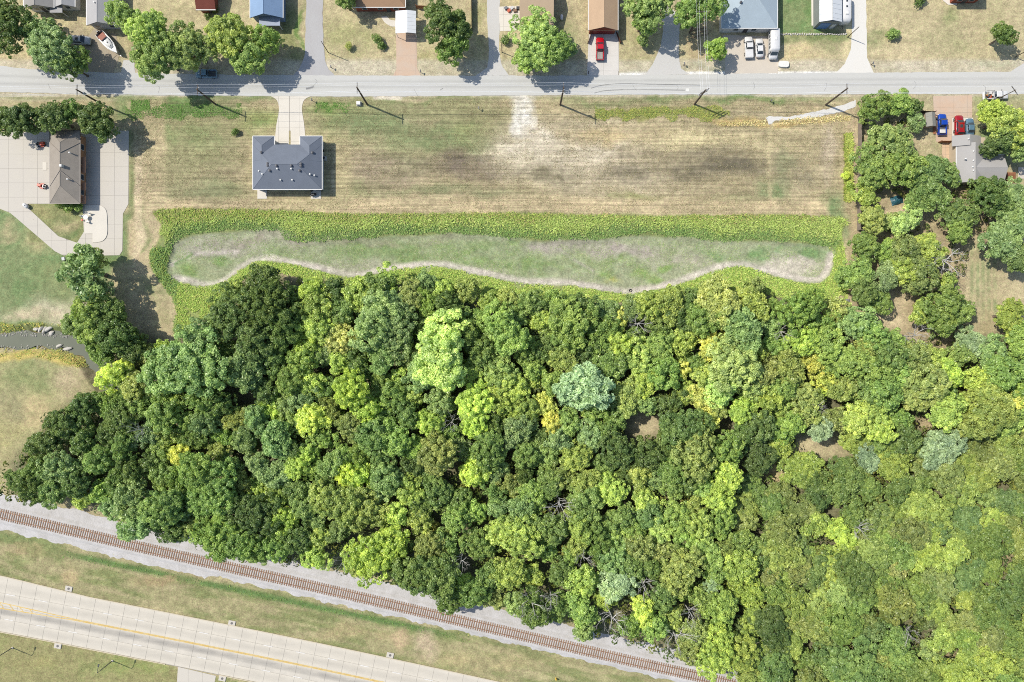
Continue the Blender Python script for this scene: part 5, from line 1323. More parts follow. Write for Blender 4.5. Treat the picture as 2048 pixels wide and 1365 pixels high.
e, c, x0, x1, y0, y1 = house("brown_hip_house", "brown hip roofed house behind the white carport", 705, 811, -95, 15, 3.0, 2.2, 'x', 5.5, 5.5, BRNR, BRICKW, south=(.2, .5, .8), doors=((.65, 1.0, DKDOOR),))
cp = empty("metal_carport", W(812, 60), 0, "white ridged metal carport over the pinkish drive", "carport")
WM = surf("white_metal", alb(240, 244, 248), .03, .8, 6, .4, .5)
a, b = W(791, 67, 2.7) - cp.location, W(832, 22, 2.7) - cp.location
mx = (a.x + b.x) / 2 + .4
for xa, za, xb, zb in ((a.x, 2.7, mx, 3.15), (mx, 3.15, b.x, 2.7)):
    n_ = 6
    for k in range(n_):
        ya = a.y + (b.y - a.y) * k / n_; yb = a.y + (b.y - a.y) * (k + 1) / n_ - .03
        MB().add([(xa, ya, za), (xb, ya, zb), (xb, yb, zb), (xa, yb, za), (xa, ya, za - .06), (xb, ya, zb - .06), (xb, yb, zb - .06), (xa, yb, za - .06)], [(0, 1, 2, 3), (7, 6, 5, 4), (0, 4, 5, 1), (1, 5, 6, 2), (2, 6, 7, 3), (3, 7, 4, 0)]).build("roof_panel", WM, cp)
for X in (a.x + .15, b.x - .15):
    for Y in (a.y + .2, (a.y + b.y) / 2, b.y - .2): MB().box(X - .05, X + .05, Y - .05, Y + .05, 0, 2.64).build("post", WM, cp)
house("tan_house", "tan gable roofed house behind a light green tree", 1039, 1107, -60, 52, 2.9, 1.9, 'x', 0, 0, TANR, TANW, south=(.25, .7), doors=((.5, .9, DKDOOR),), east=(.3, .6), vents=((.6, .7),))
house("long_tan_house", "long tan brown roofed house behind the red pickup", 1177, 1236, -110, 61, 3.0, 1.7, 'y', 0, 0, TAN2, BRICKW, south=(), doors=((.5, 4.6, paint("red_garage_door", alb(150, 50, 44), .5)),), vents=((.72, .78), (.8, .8), (.72, .7), (.2, .75), (.2, .6), (.55, .85)))
e, c, x0, x1, y0, y1 = house("pale_blue_house", "pale blue grey hip roofed house behind the white cars", 1443, 1555, -70, 57, 3.1, 2.4, 'x', 6.3, 6.3, PALEB, WHITEW, south=(.3, .62), doors=((.15, 2.2, GAR), (.48, 1.0, DKDOOR), (.8, 2.6, GAR)), vents=((.3, .35),))
sk = MB(); zz = 3.1 + 2.4; sk.bevbox(-1.6, 1.6, -1.2, 1.2, zz - .5, zz + .16, .05).build("roof_hatch", PALE_CONCRETE, e)
# white ridged metal building and deck
c, x0, x1, y0, y1 = frame_of(1639, 1684, -70, 44, 3.6)
E = empty("metal_building", c, 0, "white metal roofed shop building beside the green lawn", "shed")
walls(E, x0, x1, y0, y1, 3.6, surf("grey_metal_wall", alb(150, 156, 154), .06, .6, 7), .1)
roof_block(E, x0, x1, y0, y1, 3.6, .95, 'y', 0, 0, WM, surf("grey_metal_wall", alb(150, 156, 154), .06, .6, 7), paint("grey_ridge", alb(170, 168, 160), .5))
for k in range(12):
    Y = y0 + (y1 - y0) * (k + .5) / 12
    for s in (0, 1):
        xa, xb = (x0, (x0 + x1) / 2) if s == 0 else ((x0 + x1) / 2, x1)
        MB().tube([(xa, Y, 3.62 if s == 0 else 4.57), (xb, Y, 4.57 if s == 0 else 3.62)], .025, 4).build("roof_rib", WM, E)
door(E, -.6, y0 + .1, 2.4, 2.6, 's', paint("blue_roll_door", alb(120, 160, 220), .5), "roll_door"); door(E, 1.6, y0 + .1, .9, 2.1, 's', TRIM)
polysheet("building_slab", wpts([(1622, -60), (1641, -60), (1641, 52), (1623, 52)]), .08, PALE_CONCRETE, thick=.1, label="white concrete strip along the metal building", cat="slab")
house("brick_corner_house", "dark roofed house at the top edge of the eastern lawn", 1912, 1970, -90, -2, 3.0, 1.8, 'x', 4.5, 4.5, shingle("charcoal_shingle", alb(92, 92, 98), .1), BRICKW, south=(.3, .7), doors=((.5, 1, DKDOOR),))
polysheet("front_walk", wpts([(1885, -40), (1914, -40), (1914, 11), (1896, 10), (1886, 2)]), .05, PALE_CONCRETE, kind="structure", label="pale concrete walk at the dark roofed house")
polysheet("garden_walk", wpts(smooth_line([(762, 34), (770, 46), (782, 53), (792, 54)], 4) + [(792, 42), (780, 40), (774, 33)]), .05, PALE_CONCRETE, kind="structure", label="curved pale garden walk by the carport")

# -- grey roofed house in the east
ROOF_E = shingle("plain_grey_shingle", alb(186, 184, 182), .05)
z = 3.0
c, x0, x1, y0, y1 = frame_of(1913, 1973, 284, 364, z)
E = empty("eastern_house", c, 0, "grey roofed house with two wings south of the parked cars", "house")
X = lambda px, zz=z: W(px, 682.5, zz).x - c.x
Y = lambda py, zz=z: W(1024, py, zz).y - c.y
SANDW = surf("sand_wall", alb(212, 196, 172), .06, .6, 8)
MB().box(X(1914), X(1971), Y(364), Y(275), -.1, z - .05).build("wall", SANDW, E)
MB().box(X(1960), X(2005), Y(364), Y(313), -.1, z - .06).build("wall", SANDW, E)
roof_block(E, X(1913), X(1973), Y(366), Y(288), z, 1.35, 'y', 0, 0, ROOF_E, SANDW)
roof_block(E, X(1904.5), X(1962), Y(293), Y(272), z - .05, 1.25, 'y', 0.01, 0, ROOF_E, SANDW)
roof_block(E, X(1946), X(2008), Y(367), Y(310), z + .005, 1.30, 'x', 0, 0, ROOF_E, SANDW)
gutter(E, X(1913), X(1973), Y(366), Y(288), z + .01, None, "w"); gutter(E, X(1946), X(2008), Y(367), Y(310), z + .01, None, "n")
MB().box(X(2007.5), X(2009), Y(366), Y(311), z - .17, z + .01).build("gutter", TRIM, E)
for px, py in ((1935.5, 279), (1945, 303.5), (1930, 318.5), (1945, 322), (1944, 335), (1945, 342)):
    zz = z + 1.0; vent(E, X(px, zz), Y(py, zz), zz)
for px in (1925, 1950, 1990): window(E, X(px), Y(364), .9, 1.2, 1.2, 's')
DECK = surf("deck_board", alb(176, 120, 88), .15, .8, 8)
dk_ = empty("side_deck", W(1909, 312), 0, "brown wooden deck along the west wall of the grey roofed house", "deck")
for k in range(26):
    MB().bevbox(-.55, .55, 2.5 - k * .2, 2.5 - k * .2 + .18, .32, .37, .01).build("plank", DECK, dk_)
MB().box(-.5, .5, -2.5, 2.65, .05, .315).build("joists", DECK, dk_)
def plank_stack(name, label, px, py, rz, n, w, L, zt, cat):
    e = empty(name, W(px, py), rz, label, cat)
    for k in range(n): MB().bevbox(-L / 2, L / 2, (k - n / 2) * w * 1.25, (k - n / 2) * w * 1.25 + w, zt - .06, zt, .01).build("plank", DECK, e)
    for s in (-.4, .4): MB().box(s * L - .05, s * L + .05, -n * w * .62, n * w * .62, .0, zt - .065).build("bearer", DECK, e)
    return e
plank_stack("porch_steps", "wooden deck with boards at the east wall of the grey roofed house", 2020, 356, 0, 10, .2, 2.2, .4, "deck")
plank_stack("timber_ladder", "pale wooden frame lying along the drive's west edge", 1868, 250, math.pi / 2, 4, .12, 4.6, .25, "timber frame")
plank_stack("side_landing", "small brown wooden landing on the east wall of the grey roofed house", 2003, 336, 0, 6, .18, 1.3, .5, "landing")
ac_unit(2004, 351, "grey air conditioner beside the grey roofed house's east wing")
sh = empty("garden_shed", W(1851, 245), .05, "small grey roofed garden shed at the drive's west side", "shed")
MB().box(-1.0, 1.0, -1.5, 1.5, 0, 2.0).build("wall", TANW, sh)
roof_block(sh, -1.15, 1.15, -1.65, 1.65, 2.02, .6, 'y', 0, 0, shingle("shed_shingle", alb(168, 166, 158), .08), TANW)
tub = empty("stock_tank", W(1802, 245), 0, "round pale metal tub with dark ring in the fenced yard", "tub")
TUBM = surf("galvanised", alb(206, 218, 222), .05, 2, 6, .4, .5)
m = MB(); m.lathe([(.62, 0), (.62, .55), (.56, .55), (.54, .06), (.05, .05)], 20); m.build("tank_wall", TUBM, tub)
MB().lathe([(.53, .36), (.53, .37), (.02, .37)], 20).build("water_surface", paint("tub_water", (.05, .07, .07), .1), tub)
tp = empty("blue_tarp_pile", W(1793, 401), .3, "heap under a dark teal tarp in the grove", "tarp")
m = MB(); r_ = random.Random(4); N2 = 9
for i in range(N2):
    for j in range(7):
        d = math.hypot(i - 4, (j - 3) * 1.3) / 4.6
        m.v.append(((i - 4) * .36, (j - 3) * .34, max(.03, .8 * (1 - d * d)) + r_.uniform(-.06, .10)))
for i in range(N2 - 1):
    for j in range(6): a = i * 7 + j; m.f.append((a, a + 7, a + 8, a + 1))
m.build("tarp_sheet", paint("teal_tarp", alb(40, 96, 110), .5), tp, fix=True)

# ------------------------------------------------------------------ fences
FENCEW = surf("grey_fence_board", alb(152, 140, 128), .14, 1.2, 9, stretch=(1, 1, .2))
def fence(name, label, p0, p1, h, mat, bay=2.4, board=.14):
    a, b = W(*p0), W(*p1); L = (b - a).length; d = (b - a) / L
    e = empty(name, a, math.atan2(d.y, d.x), label, "fence")
    n = max(1, round(L / bay)); bl = L / n
    pm = MB()
    k = 0.0; r = random.Random(int(p0[0]))
    while k < bl - .02:
        hh = h + r.uniform(-.03, .03); pm.box(k + .004, min(k + board - .006, bl), -.012, .012, .05, hh); k += board
    for zz in (.35, h * .55, h - .25): pm.box(0, bl, .014, .055, zz, zz + .09)
    mesh = pm.mesh("board_panel"); mesh.materials.append(mat)
    pst = MB().box(-.05, .05, .06, .16, -.2, h + .06).mesh("post"); pst.materials.append(mat)
    for i in range(n):
        o = link(bpy.data.objects.new("board_panel", mesh), e); o.location = (i * bl, 0, 0)
        if i % 2: pass
    for i in range(n + 1):
        o = link(bpy.data.objects.new("post", pst), e); o.location = (i * bl, 0, 0)
    return e
fence("board_fence", "weathered grey board fence along the east side of the field", (1716, 236), (1714, 462), 1.9, FENCEW)
fence("yard_fence", "dark wooden fence line between two north yards", (943, -40), (944, 62), 1.8, surf("dark_board", alb(96, 84, 76), .15, 1, 9))
fence("brown_fence", "short brown fence beside the white carport", (833, 18), (856, 19), 1.7, DECK)
fence("shed_fence", "short brown fence north of the garden shed", (1838, 227), (1864, 228), 1.7, surf("dark_board", alb(96, 84, 76), .15, 1, 9))
fence("house_fence", "brown fence between the drive and the side patio", (1876, 286), (1905, 286), 1.6, DECK)
fence("garage_fence", "low brown fence by the red garage door", (1176, 88), (1183, 66), 1.2, surf("brown_board", alb(110, 74, 58), .15, 1, 9))
fence("patio_fence", "short dark fence beside the tan parking lot's house", (1232, 66), (1240, 88), 1.2, surf("brown_board", alb(110, 74, 58), .15, 1, 9))
for i, (x, y, L) in enumerate([(1382, 62, 32), (1381, 69, 34), (1382, 76, 36)]):
    o = empty("lumber_beam", W(x + L / 2, y - L * .1), .24, f"long timber lying under the power lines, {('northern', 'middle', 'southern')[i]} of three", "timber", "timbers under the power lines")
    MB().bevbox(-L * MPP / 2, L * MPP / 2, -.09, .09, 0, .22, .02).build("beam", surf("old_timber", alb(150, 128, 106), .15, 1, 8), o)
rb = random.Random(9); STONE = surf("pale_stone", alb(224, 220, 212), .1, 1.2, 7, c2=alb(204, 200, 192))
def rock_mesh(seed, sx, sy, sz):
    bm = bmesh.new(); bmesh.ops.create_icosphere(bm, subdivisions=2, radius=1); r = random.Random(seed)
    ax = [Vector((r.uniform(-1, 1), r.uniform(-1, 1), r.uniform(-.6, 1))).normalized() for _ in range(7)]
    for v in bm.verts:
        for n_ in ax:
            d = v.co.dot(n_) - .72
            if d > 0: v.co -= n_ * d
        v.co = Vector((v.co.x * sx, v.co.y * sy, v.co.z * sz))
    me = bpy.data.meshes.new("stone"); bm.to_mesh(me); bm.free(); me.materials.append(STONE); return me
# low stone wall of the green lawn
e = empty("stone_edging", W(1556, 69), 0, "low pale stone edging along the green lawn's south side", "stone wall")
for k in range(30):
    o = link(bpy.data.objects.new("stone", rock_mesh(k % 6, .34, .22, .2)), e); o.location = (.3 + k * .55, rb.uniform(-.1, .1), .1); o.rotation_euler = (0, 0, rb.uniform(0, 6))
for i, (x, y, a, L, wd) in enumerate([(68, 658, .2, 1.0, .5), (78, 657, .9, 1.4, .45), (86, 657, 1.0, 1.5, .45), (95, 657, .6, 1.6, .5), (97, 666, .3, .8, .6), (129, 698, .1, 1.3, .45), (113, 692, .3, .9, .4)]):
    w = W(x, y)
    lab = ["first", "second", "third", "fourth", "fifth"][i] + " slab from left of the pale rocks on the creek's north bank" if i < 5 else ("pale flat rock at the water's southern bend" if i == 5 else "smaller pale rock by the water's southern bend")
    o = link(bpy.data.objects.new("creek_rock", rock_mesh(20 + i, L, wd, .35))); o.location = (w.x, w.y, gz(x, y) + .2 if i < 4 else -1.1); o.rotation_euler = (0, 0, a)
    tag(o, lab, "rock", "pale rocks along the creek")
pm = MB()
for k in range(150):
    x = rb.uniform(-5, 140); y = (668 if rb.random() < .75 else 694) + rb.uniform(-4, 5) + (3 if x > 100 else 0); w = W(x, y); s = rb.uniform(.08, .26)
    pm.add([(w.x + math.cos(t_) * s * rb.uniform(.7, 1.2), w.y + math.sin(t_) * s * rb.uniform(.7, 1.2), -1.2) for t_ in (0, 1.3, 2.5, 3.8, 5)] + [(w.x, w.y, -1.2 + s * .8)], [(0, 1, 5), (1, 2, 5), (2, 3, 5), (3, 4, 5), (4, 0, 5)])
tag(pm.build("creek_pebbles", STONE), "white pebbles and broken stone along the creek's waterline", None, None, "stuff")
# ------------------------------------------------------------------ vehicles
TYRE = paint("tyre_rubber", (.018, .018, .019), .8, .2); RIMM = paint("wheel_rim", (.42, .42, .43), .35, .5, .8)
LAMPW = paint("lamp_glass", (.75, .75, .72), .15, .5); LAMPR = paint("tail_lamp_glass", (.35, .02, .02), .2, .5); PLAST = paint("dark_plastic", (.03, .03, .032), .6)
def loft(stations, cham=.10):
    """closed body from cross-sections (x, half width, low z, high z)"""
    m = MB(); n = 8
    for x, w, z0, z1 in stations:
        c = min(cham, (z1 - z0) * .3, w * .3)
        m.v += [(x, -w + c, z0), (x, w - c, z0), (x, w, z0 + c), (x, w, z1 - c), (x, w - c * 1.4, z1), (x, -w + c * 1.4, z1), (x, -w, z1 - c), (x, -w, z0 + c)]
    for i in range(len(stations) - 1):
        for k in range(n): a = i * n + k; b = i * n + (k + 1) % n; m.f.append((a, b, b + n, a + n))
    m.f.append(tuple(range(n))[::-1]); m.f.append(tuple(range((len(stations) - 1) * n, len(stations) * n)))
    return m
def cabin(e, base, top, z0, z1, w0, w1, body, roofmat=None):
    """glasshouse: painted pillars frame and roof, dark panes set into each side"""
    (a0, a1), (b0, b1) = base, top
    V8 = [(a0, -w0, z0), (a1, -w0, z0), (a1, w0, z0), (a0, w0, z0), (b0, -w1, z1), (b1, -w1, z1), (b1, w1, z1), (b0, w1, z1)]
    MB().add(V8, [(4, 5, 6, 7), (0, 1, 5, 4), (1, 2, 6, 5), (2, 3, 7, 6), (3, 0, 4, 7)]).build("cabin", body, e)
    r = MB().bevbox(b0 - .02, b1 + .02, -w1 - .02, w1 + .02, z1 - .005, z1 + .045, .03).build("roof_panel", roofmat or body, e)
    def pane(name, i, j, k, l, out, s0=.10, s1=.90, t0=.12, t1=.88):
        P = [Vector(V8[q]) for q in (i, j, k, l)]
        def at(u, v): return (P[0].lerp(P[1], u)).lerp(P[3].lerp(P[2], u), v) + Vector(out) * .012
        MB().add([at(s0, t0), at(s1, t0), at(s1, t1), at(s0, t1)], [(0, 1, 2, 3)]).build(name, GLASS, e)
    pane("windshield", 1, 2, 6, 5, (1, 0, .5), .05, .95, .06, .94); pane("rear_window", 3, 0, 4, 7, (-1, 0, .5), .06, .94, .08, .92)
    for i, j, k, l, o in ((0, 1, 5, 4, (0, -1, .3)), (2, 3, 7, 6, (0, 1, .3))):
        pane("side_window", i, j, k, l, o, .07, .48); pane("side_window", i, j, k, l, o, .52, .93)
    return r
def wheels(e, xs, w, r):
    for x in xs:
        for s in (-1, 1):
            t = MB(); p = [(x, s * (w - .22), r), (x, s * w, r)]; t.tube(p, r, 16); o = t.build("wheel", TYRE, e)
            MB().tube([(x, s * (w - .02), r), (x, s * (w + .012), r)], r * .6, 12).build("rim", RIMM, o)
def lamps(e, xf, xr, w, zf, zr):
    for s in (-1, 1):
        MB().bevbox(xf - .09, xf + .03, s * w - .16, s * w + .16, zf, zf + .14, .02).build("headlight", LAMPW, e)
        MB().bevbox(xr - .03, xr + .07, s * w - .12, s * w + .12, zr, zr + .2, .02).build("tail_light", LAMPR, e)
def mirrors(e, x, w, z, mat):
    for s in (-1, 1): MB().bevbox(x - .08, x + .08, s * w + (0 if s > 0 else -.22), s * w + (.22 if s > 0 else 0), z, z + .16, .03).build("mirror", mat, e)
def vehicle(kind, name, label, cat, px, py, deg, color, L=None, load=None, group=None, coat=.6):
    body = paint("car_paint_%d_%d_%d" % tuple(int(c * 255) for c in color[:3]), color, .3, .5, 0, coat)
    e = empty(name, W(px, py, .8) * 1.0, math.radians(deg), label, cat, group); e.location.z = .05
    if kind == "sedan":
        k = (L or 4.7) / 4.7
        loft([(-2.35 * k, .68, .38, .80), (-2.22 * k, .84, .28, .98), (-1.2 * k, .90, .22, 1.0), (.9 * k, .90, .22, .97), (1.9 * k, .86, .25, .84), (2.25 * k, .76, .32, .70), (2.36 * k, .60, .4, .62)]).build("body", body, e, True)
        cabin(e, (-1.75 * k, 1.05 * k), (-1.05 * k, .25 * k), .96, 1.42, .80, .60, body)
        wheels(e, (-1.38 * k, 1.4 * k), .90, .32); lamps(e, 2.26 * k, -2.33 * k, .60, .58, .66); mirrors(e, .62 * k, .86, .95, body)
        MB().box(1.15 * k, 1.17 * k, -.7, .7, .93, .955).build("wiper_cowl", PLAST, e)
    elif kind == "suv":
        k = (L or 4.8) / 4.8
        loft([(-2.40 * k, .80, .40, 1.05), (-2.30 * k, .90, .32, 1.12), (-1.2 * k, .95, .26, 1.14), (1.0 * k, .95, .26, 1.12), (2.0 * k, .91, .30, 1.0), (2.3 * k, .82, .36, .86), (2.42 * k, .66, .44, .76)]).build("body", body, e, True)
        cabin(e, (-2.28 * k, 1.15 * k), (-1.95 * k, .35 * k), 1.10, 1.72, .86, .68, body)
        wheels(e, (-1.42 * k, 1.45 * k), .95, .36); lamps(e, 2.3 * k, -2.38 * k, .66, .68, .8); mirrors(e, .72 * k, .92, 1.1, body)
        for s in (-.55, .55): MB().tube([(-1.7 * k, s, 1.80), (.1 * k, s, 1.80)], .025, 6).build("roof_rail", PLAST, e)
        MB().bevbox(-.9 * k, -.1 * k, -.36, .36, 1.764, 1.775, .004).build("sunroof", GLASS, e)
    elif kind == "pickup":
        k = (L or 5.4) / 5.4
        loft([(-.55 * k, .92, .34, 1.12), (.3 * k, .93, .32, 1.14), (1.5 * k, .93, .34, 1.10), (2.3 * k, .90, .36, 1.02), (2.6 * k, .82, .42, .92), (2.70 * k, .68, .5, .84)]).build("body", body, e, True)
        cabin(e, (-.62 * k, 1.45 * k), (-.42 * k, .72 * k), 1.10, 1.78, .85, .68, body)
        bed = MB(); x0, x1 = -2.68 * k, -.64 * k
        bed.box(x0, x1, -.92, -.80, .42, 1.10); o = bed.build("bed_side", body, e)
        MB().box(x0, x1, .80, .92, .42, 1.10).build("bed_side", body, e); MB().box(x0 - .06, x0, -.90, .90, .44, 1.08).build("tailgate", body, e)
        MB().box(x0, x1, -.79, .79, .55, .64).build("bed_floor", paint("bed_liner", (.10, .10, .105), .8), e)
        MB().bevbox(x0 - .2, x0 - .07, -.86, .86, .40, .58, .03).build("bumper", RIMM, e)
        for s in (-.84, .84): MB().bevbox(-1.95 * k, -1.05 * k, s - .09, s + .09, .60, .86, .05).build("wheel_arch", body, e)
        wheels(e, (-1.65 * k, 1.75 * k), .94, .38); lamps(e, 2.58 * k, x0, .70, .72, .78); mirrors(e, 1.05 * k, .93, 1.1, PLAST)
        if load == "cover": MB().bevbox(x0 + .02, x1 - .02, -.84, .84, 1.06, 1.13, .03).build("bed_cover", body, e)
        if load == "toolbox": MB().bevbox(x0 + .25, x1 - .75, -.66, .66, .65, 1.12, .05).build("bed_box", paint("white_box", alb(240, 238, 232), .5), e)
        if load == "junk":
            r = random.Random(3)
            for q in range(12):
                X, Yy = r.uniform(x0 + .2, x1 - .2), r.uniform(-.62, .62); a, b, h = r.uniform(.1, .32), r.uniform(.1, .3), r.uniform(.15, .6)
                MB().bevbox(X - a, X + a, Yy - b, Yy + b, .645, .66 + h, .03).build("cargo", paint("cargo_%d" % (q % 4), [alb(230, 120, 70), alb(90, 90, 92), alb(236, 232, 226), alb(200, 176, 130)][q % 4], .6), e)
            for s in (-.85, .85): MB().tube([(x0 + .1, s, 1.1), (x0 + .1, s, 1.6), (x1 - .1, s, 1.6), (x1 - .1, s, 1.1)], .035, 6).build("rack_bar", PLAST, e)
        if load == "gravel": MB().bevbox(x0 + .1, x1 - .1, -.74, .74, .645, .9, .12).build("bed_load", surf("grey_load", alb(176, 172, 166), .2, 1, 5), e)
    elif kind == "bus":
        k = (L or 7.0) / 7.0
        loft([(-3.45 * k, .98, .45, 2.3), (-3.35 * k, 1.05, .38, 2.55), (-3.0 * k, 1.08, .36, 2.66), (1.5 * k, 1.08, .36, 2.66), (1.9 * k, 1.05, .36, 2.5), (2.0 * k, 1.02, .36, 1.9)], .16).build("body", body, e, True)
        loft([(1.9 * k, 1.0, .36, 1.5), (2.7 * k, .98, .36, 1.35), (3.2 * k, .92, .40, 1.15), (3.45 * k, .78, .48, .95)]).build("hood", body, e, True)
        cabin(e, (1.6 * k, 2.75 * k), (1.75 * k, 2.1 * k), 1.36, 2.2, .95, .82, body)
        for s in (-1, 1):
            for q in range(5): MB().box(-2.9 * k + q * .86, -2.25 * k + q * .86, s * 1.083 - .008, s * 1.083 + .008, 1.45, 2.15).build("side_window", GLASS, e)
        wheels(e, (-2.1 * k, 2.3 * k), 1.04, .40); lamps(e, 3.38 * k, -3.42 * k, .7, .72, .8); mirrors(e, 2.3 * k, 1.0, 1.5, PLAST)
        MB().bevbox(-1.2, -.4, -.35, .35, 2.66, 2.78, .04).build("roof_hatch", TRIM, e)
    return e
UP, DOWN = 90, -90
WHT = alb(246, 246, 246)
vehicle("pickup", "red_pickup", "bright red pickup truck with a grey load in its bed", "pickup truck", 1200, 98, UP, alb(214, 22, 40), 5.3, "gravel")
vehicle("pickup", "white_pickup", "white pickup truck with covered bed in the tan parking lot", "pickup truck", 1497.5, 95, UP + 2, WHT, 5.0, "cover")
vehicle("sedan", "white_sedan", "white sedan between the white pickup and the white bus", "car", 1519, 96, UP + 2, WHT, 4.5)
vehicle("bus", "white_minibus", "long white minibus parked facing the street", "minibus", 1545.5, 91, DOWN, WHT, 6.9)
vehicle("pickup", "blue_pickup", "vivid blue pickup truck with a white box in its bed", "pickup truck", 1884, 249, UP, alb(24, 76, 190), 4.9, "toolbox")
vehicle("suv", "red_car", "glossy dark red car with sunroof on the pale pad", "car", 1918, 251, UP, alb(176, 14, 26), 4.7)
vehicle("sedan", "steel_blue_car", "steel blue car beside the dark red one", "car", 1940, 254, UP, alb(104, 140, 164), 4.1)
vehicle("pickup", "service_truck", "white service truck loaded with tools on the street's south shoulder", "truck", 1992, 191, 2, WHT, 5.7, "junk")
vehicle("pickup", "pale_blue_pickup", "pale blue pickup half hidden under trees at the street's edge", "pickup truck", 412, 148, 180, alb(150, 184, 206), 5.0)
vehicle("suv", "silver_car", "silver car half under the grey green tree beside the boat", "car", 162, 81, -3, alb(196, 202, 206), 4.6)
# camper trailer by the metal building
e = empty("camper_trailer", W(1694, 14, 2.7), 0, "long white camper trailer beside the metal building", "trailer"); e.location.z = 0
loft([(-3.4, .95, .55, 2.3), (-3.3, 1.08, .5, 2.6), (-2.6, 1.12, .5, 2.75), (2.6, 1.12, .5, 2.75), (3.2, 1.06, .5, 2.5), (3.4, .95, .6, 2.0)], .14).build("body", paint("camper_white", WHT, .4), e, True); e.rotation_euler = (0, 0, -math.pi / 2)
MB().bevbox(1.2, 1.8, -.35, .35, 2.75, 2.98, .05).build("roof_unit", TRIM, e)
for q in range(2): MB().bevbox(-1.6 + q * 1.3, -1.2 + q * 1.3, -.2, .2, 2.75, 2.83, .02).build("roof_vent", GLASS, e)
wheels(e, (-.5, .4), 1.08, .36); MB().box(3.2, 3.24, -.7, .7, 1.4, 2.1).build("front_window", GLASS, e); MB().tube([(3.3, 0, .5), (4.2, 0, .5)], .06, 8).build("hitch", PLAST, e)
# motor boat on trailer
e = empty("motor_boat", W(216, 86, 1.4), math.atan2(-43, 40), "white cabin motor boat with reddish cockpit on a trailer", "boat"); e.location.z = 0
GEL = paint("gelcoat", alb(246, 246, 244), .25, .5, 0, .4)
hull = MB(); ST = [(-3.3, 1.02, 1.5), (-2.0, 1.14, 1.52), (-.3, 1.16, 1.58), (1.2, 1.02, 1.66), (2.4, .62, 1.74), (3.1, .24, 1.80), (3.5, .03, 1.84)]
for x, w, zt in ST: hull.v += [(x, 0, .55 + max(0, x) * .12), (x, w * .75, .8 + max(0, x) * .1), (x, w, zt), (x, w * .88, zt + .05), (x, -w * .88, zt + .05), (x, -w, zt), (x, -w * .75, .8 + max(0, x) * .1)]
for i in range(len(ST) - 1):
    for k in range(7):
        if k == 3 and i == 0: continue
        a = i * 7 + k; b = i * 7 + (k + 1) % 7; hull.f.append((a, b, b + 7, a + 7))
hull.f.append(tuple(range(7))[::-1])
hull.build("hull", GEL, e, False, True)
MB().box(-3.2, -2.05, -.82, .82, 1.0, 1.06).build("cockpit_floor", paint("cockpit_red", alb(178, 110, 88), .7), e)
MB().bevbox(-2.6, -1.1, -.86, .86, 1.565, 1.66, .05).build("cockpit_cover", paint("cockpit_red", alb(178, 110, 88), .7), e)
cb = loft([(-1.05, .80, 1.58, 2.0), (-.4, .84, 1.6, 2.12), (.8, .72, 1.66, 1.98), (1.9, .36, 1.72, 1.82)], .1); cb.build("cabin", GEL, e, True)
MB().add([(-1.06, -.78, 2.0), (-1.06, .78, 2.0), (-.62, .70, 2.36), (-.62, -.70, 2.36)], [(0, 1, 2, 3)]).build("windshield", GLASS, e)
for x in (.15, 1.05): MB().bevbox(x - .22, x + .22, -.22, .22, 1.97 + (.12 if x < .5 else 0), 2.03 + (.12 if x < .5 else 0), .02).build("deck_hatch", paint("hatch_grey", alb(120, 124, 126), .3), e)
MB().bevbox(-3.75, -3.3, -.25, .25, .9, 1.75, .08).build("outboard_motor", BLK, e)
for s in (-1, 1): MB().tube([(-2.6, s * .6, .42), (2.2, s * .35, .45), (3.9, 0, .5)], .06, 6).build("trailer_beam", RIMM, e); MB().tube([(.4, s * .92, 1.66), (1.9, s * .74, 2.02), (3.3, s * .12, 2.12)], .018, 5).build("bow_rail", RIMM, e)
wheels(e, (-1.2,), 1.06, .32)

# ------------------------------------------------------------------ poles, wires, lamps
POLE = surf("pole_wood", alb(104, 92, 82), .15, 1.5, 8, stretch=(1, 1, .1)); INS = paint("insulator", (.45, .47, .5), .3); STEEL = paint("lamp_steel", (.06, .06, .065), .5)
WIRE = paint("wire_metal", (.8, .8, .8), .5, .5, .0)
def power_pole(px, py, h, label, arms=1, rot=0.0, can=False, r=.23):
    e = empty("utility_pole", W(px, py), rot, label, "utility pole", "utility poles")
    MB().tube([(0, 0, -.5), (0, 0, h * .5), (0, 0, h)], [r, r * .88, r * .66], 10).build("shaft", POLE, e)
    for k in range(arms):
        z = h - .35 - k * .9
        a = MB().box(-.06, .06, -1.25, 1.25, z - .07, z + .07) if arms < 3 else MB().box(-1.25, 1.25, -.06, .06, z - .07, z + .07)
        a.build("crossarm", POLE, e)
        for y in (-1.1, -.55, .55, 1.1): MB().lathe([(.05, 0), (.07, .06), (.05, .12), (.07, .18), (.03, .22)], 8, (0, y, z + .07) if arms < 3 else (y, 0, z + .07)).build("insulator", INS, e)
    if can: MB().lathe([(.05, 0), (.27, .04), (.27, .85), (.20, .93), (.04, .95)], 12, (.32, 0, h - 2.9)).build("transformer", paint("transformer_grey", alb(176, 180, 182), .4), e)
    return e
PL = [(207, 211, 10.2, "wooden utility pole north of the station's trees", 1, 0, True), (431, 209, 9.6, "wooden utility pole west of the duplex driveway", 1, 0, False), (735, 210, 11.2, "thick wooden utility pole beside the white utility box", 1, 0, False), (1120.5, 210, 11.2, "wooden utility pole near the white gravel patch", 1, 0, True), (1389, 209, 9.2, "double crossarm utility pole where the lines turn north", 3, .5, False), (1651.5, 210, 10.6, "wooden utility pole over the pale drainage channel", 1, 0, False)]
for p in PL: power_pole(*p)
power_pole(1379, 66, 10.6, "utility pole with wide crossarm beside the pale blue house", 1, math.pi / 2)
power_pole(657, 106, 6.2, "slim utility pole at the side lane's corner", 0, 0, False, .10); power_pole(1004, 105, 5.2, "slim utility pole beside the gravel drive", 0, 0, False, .10)
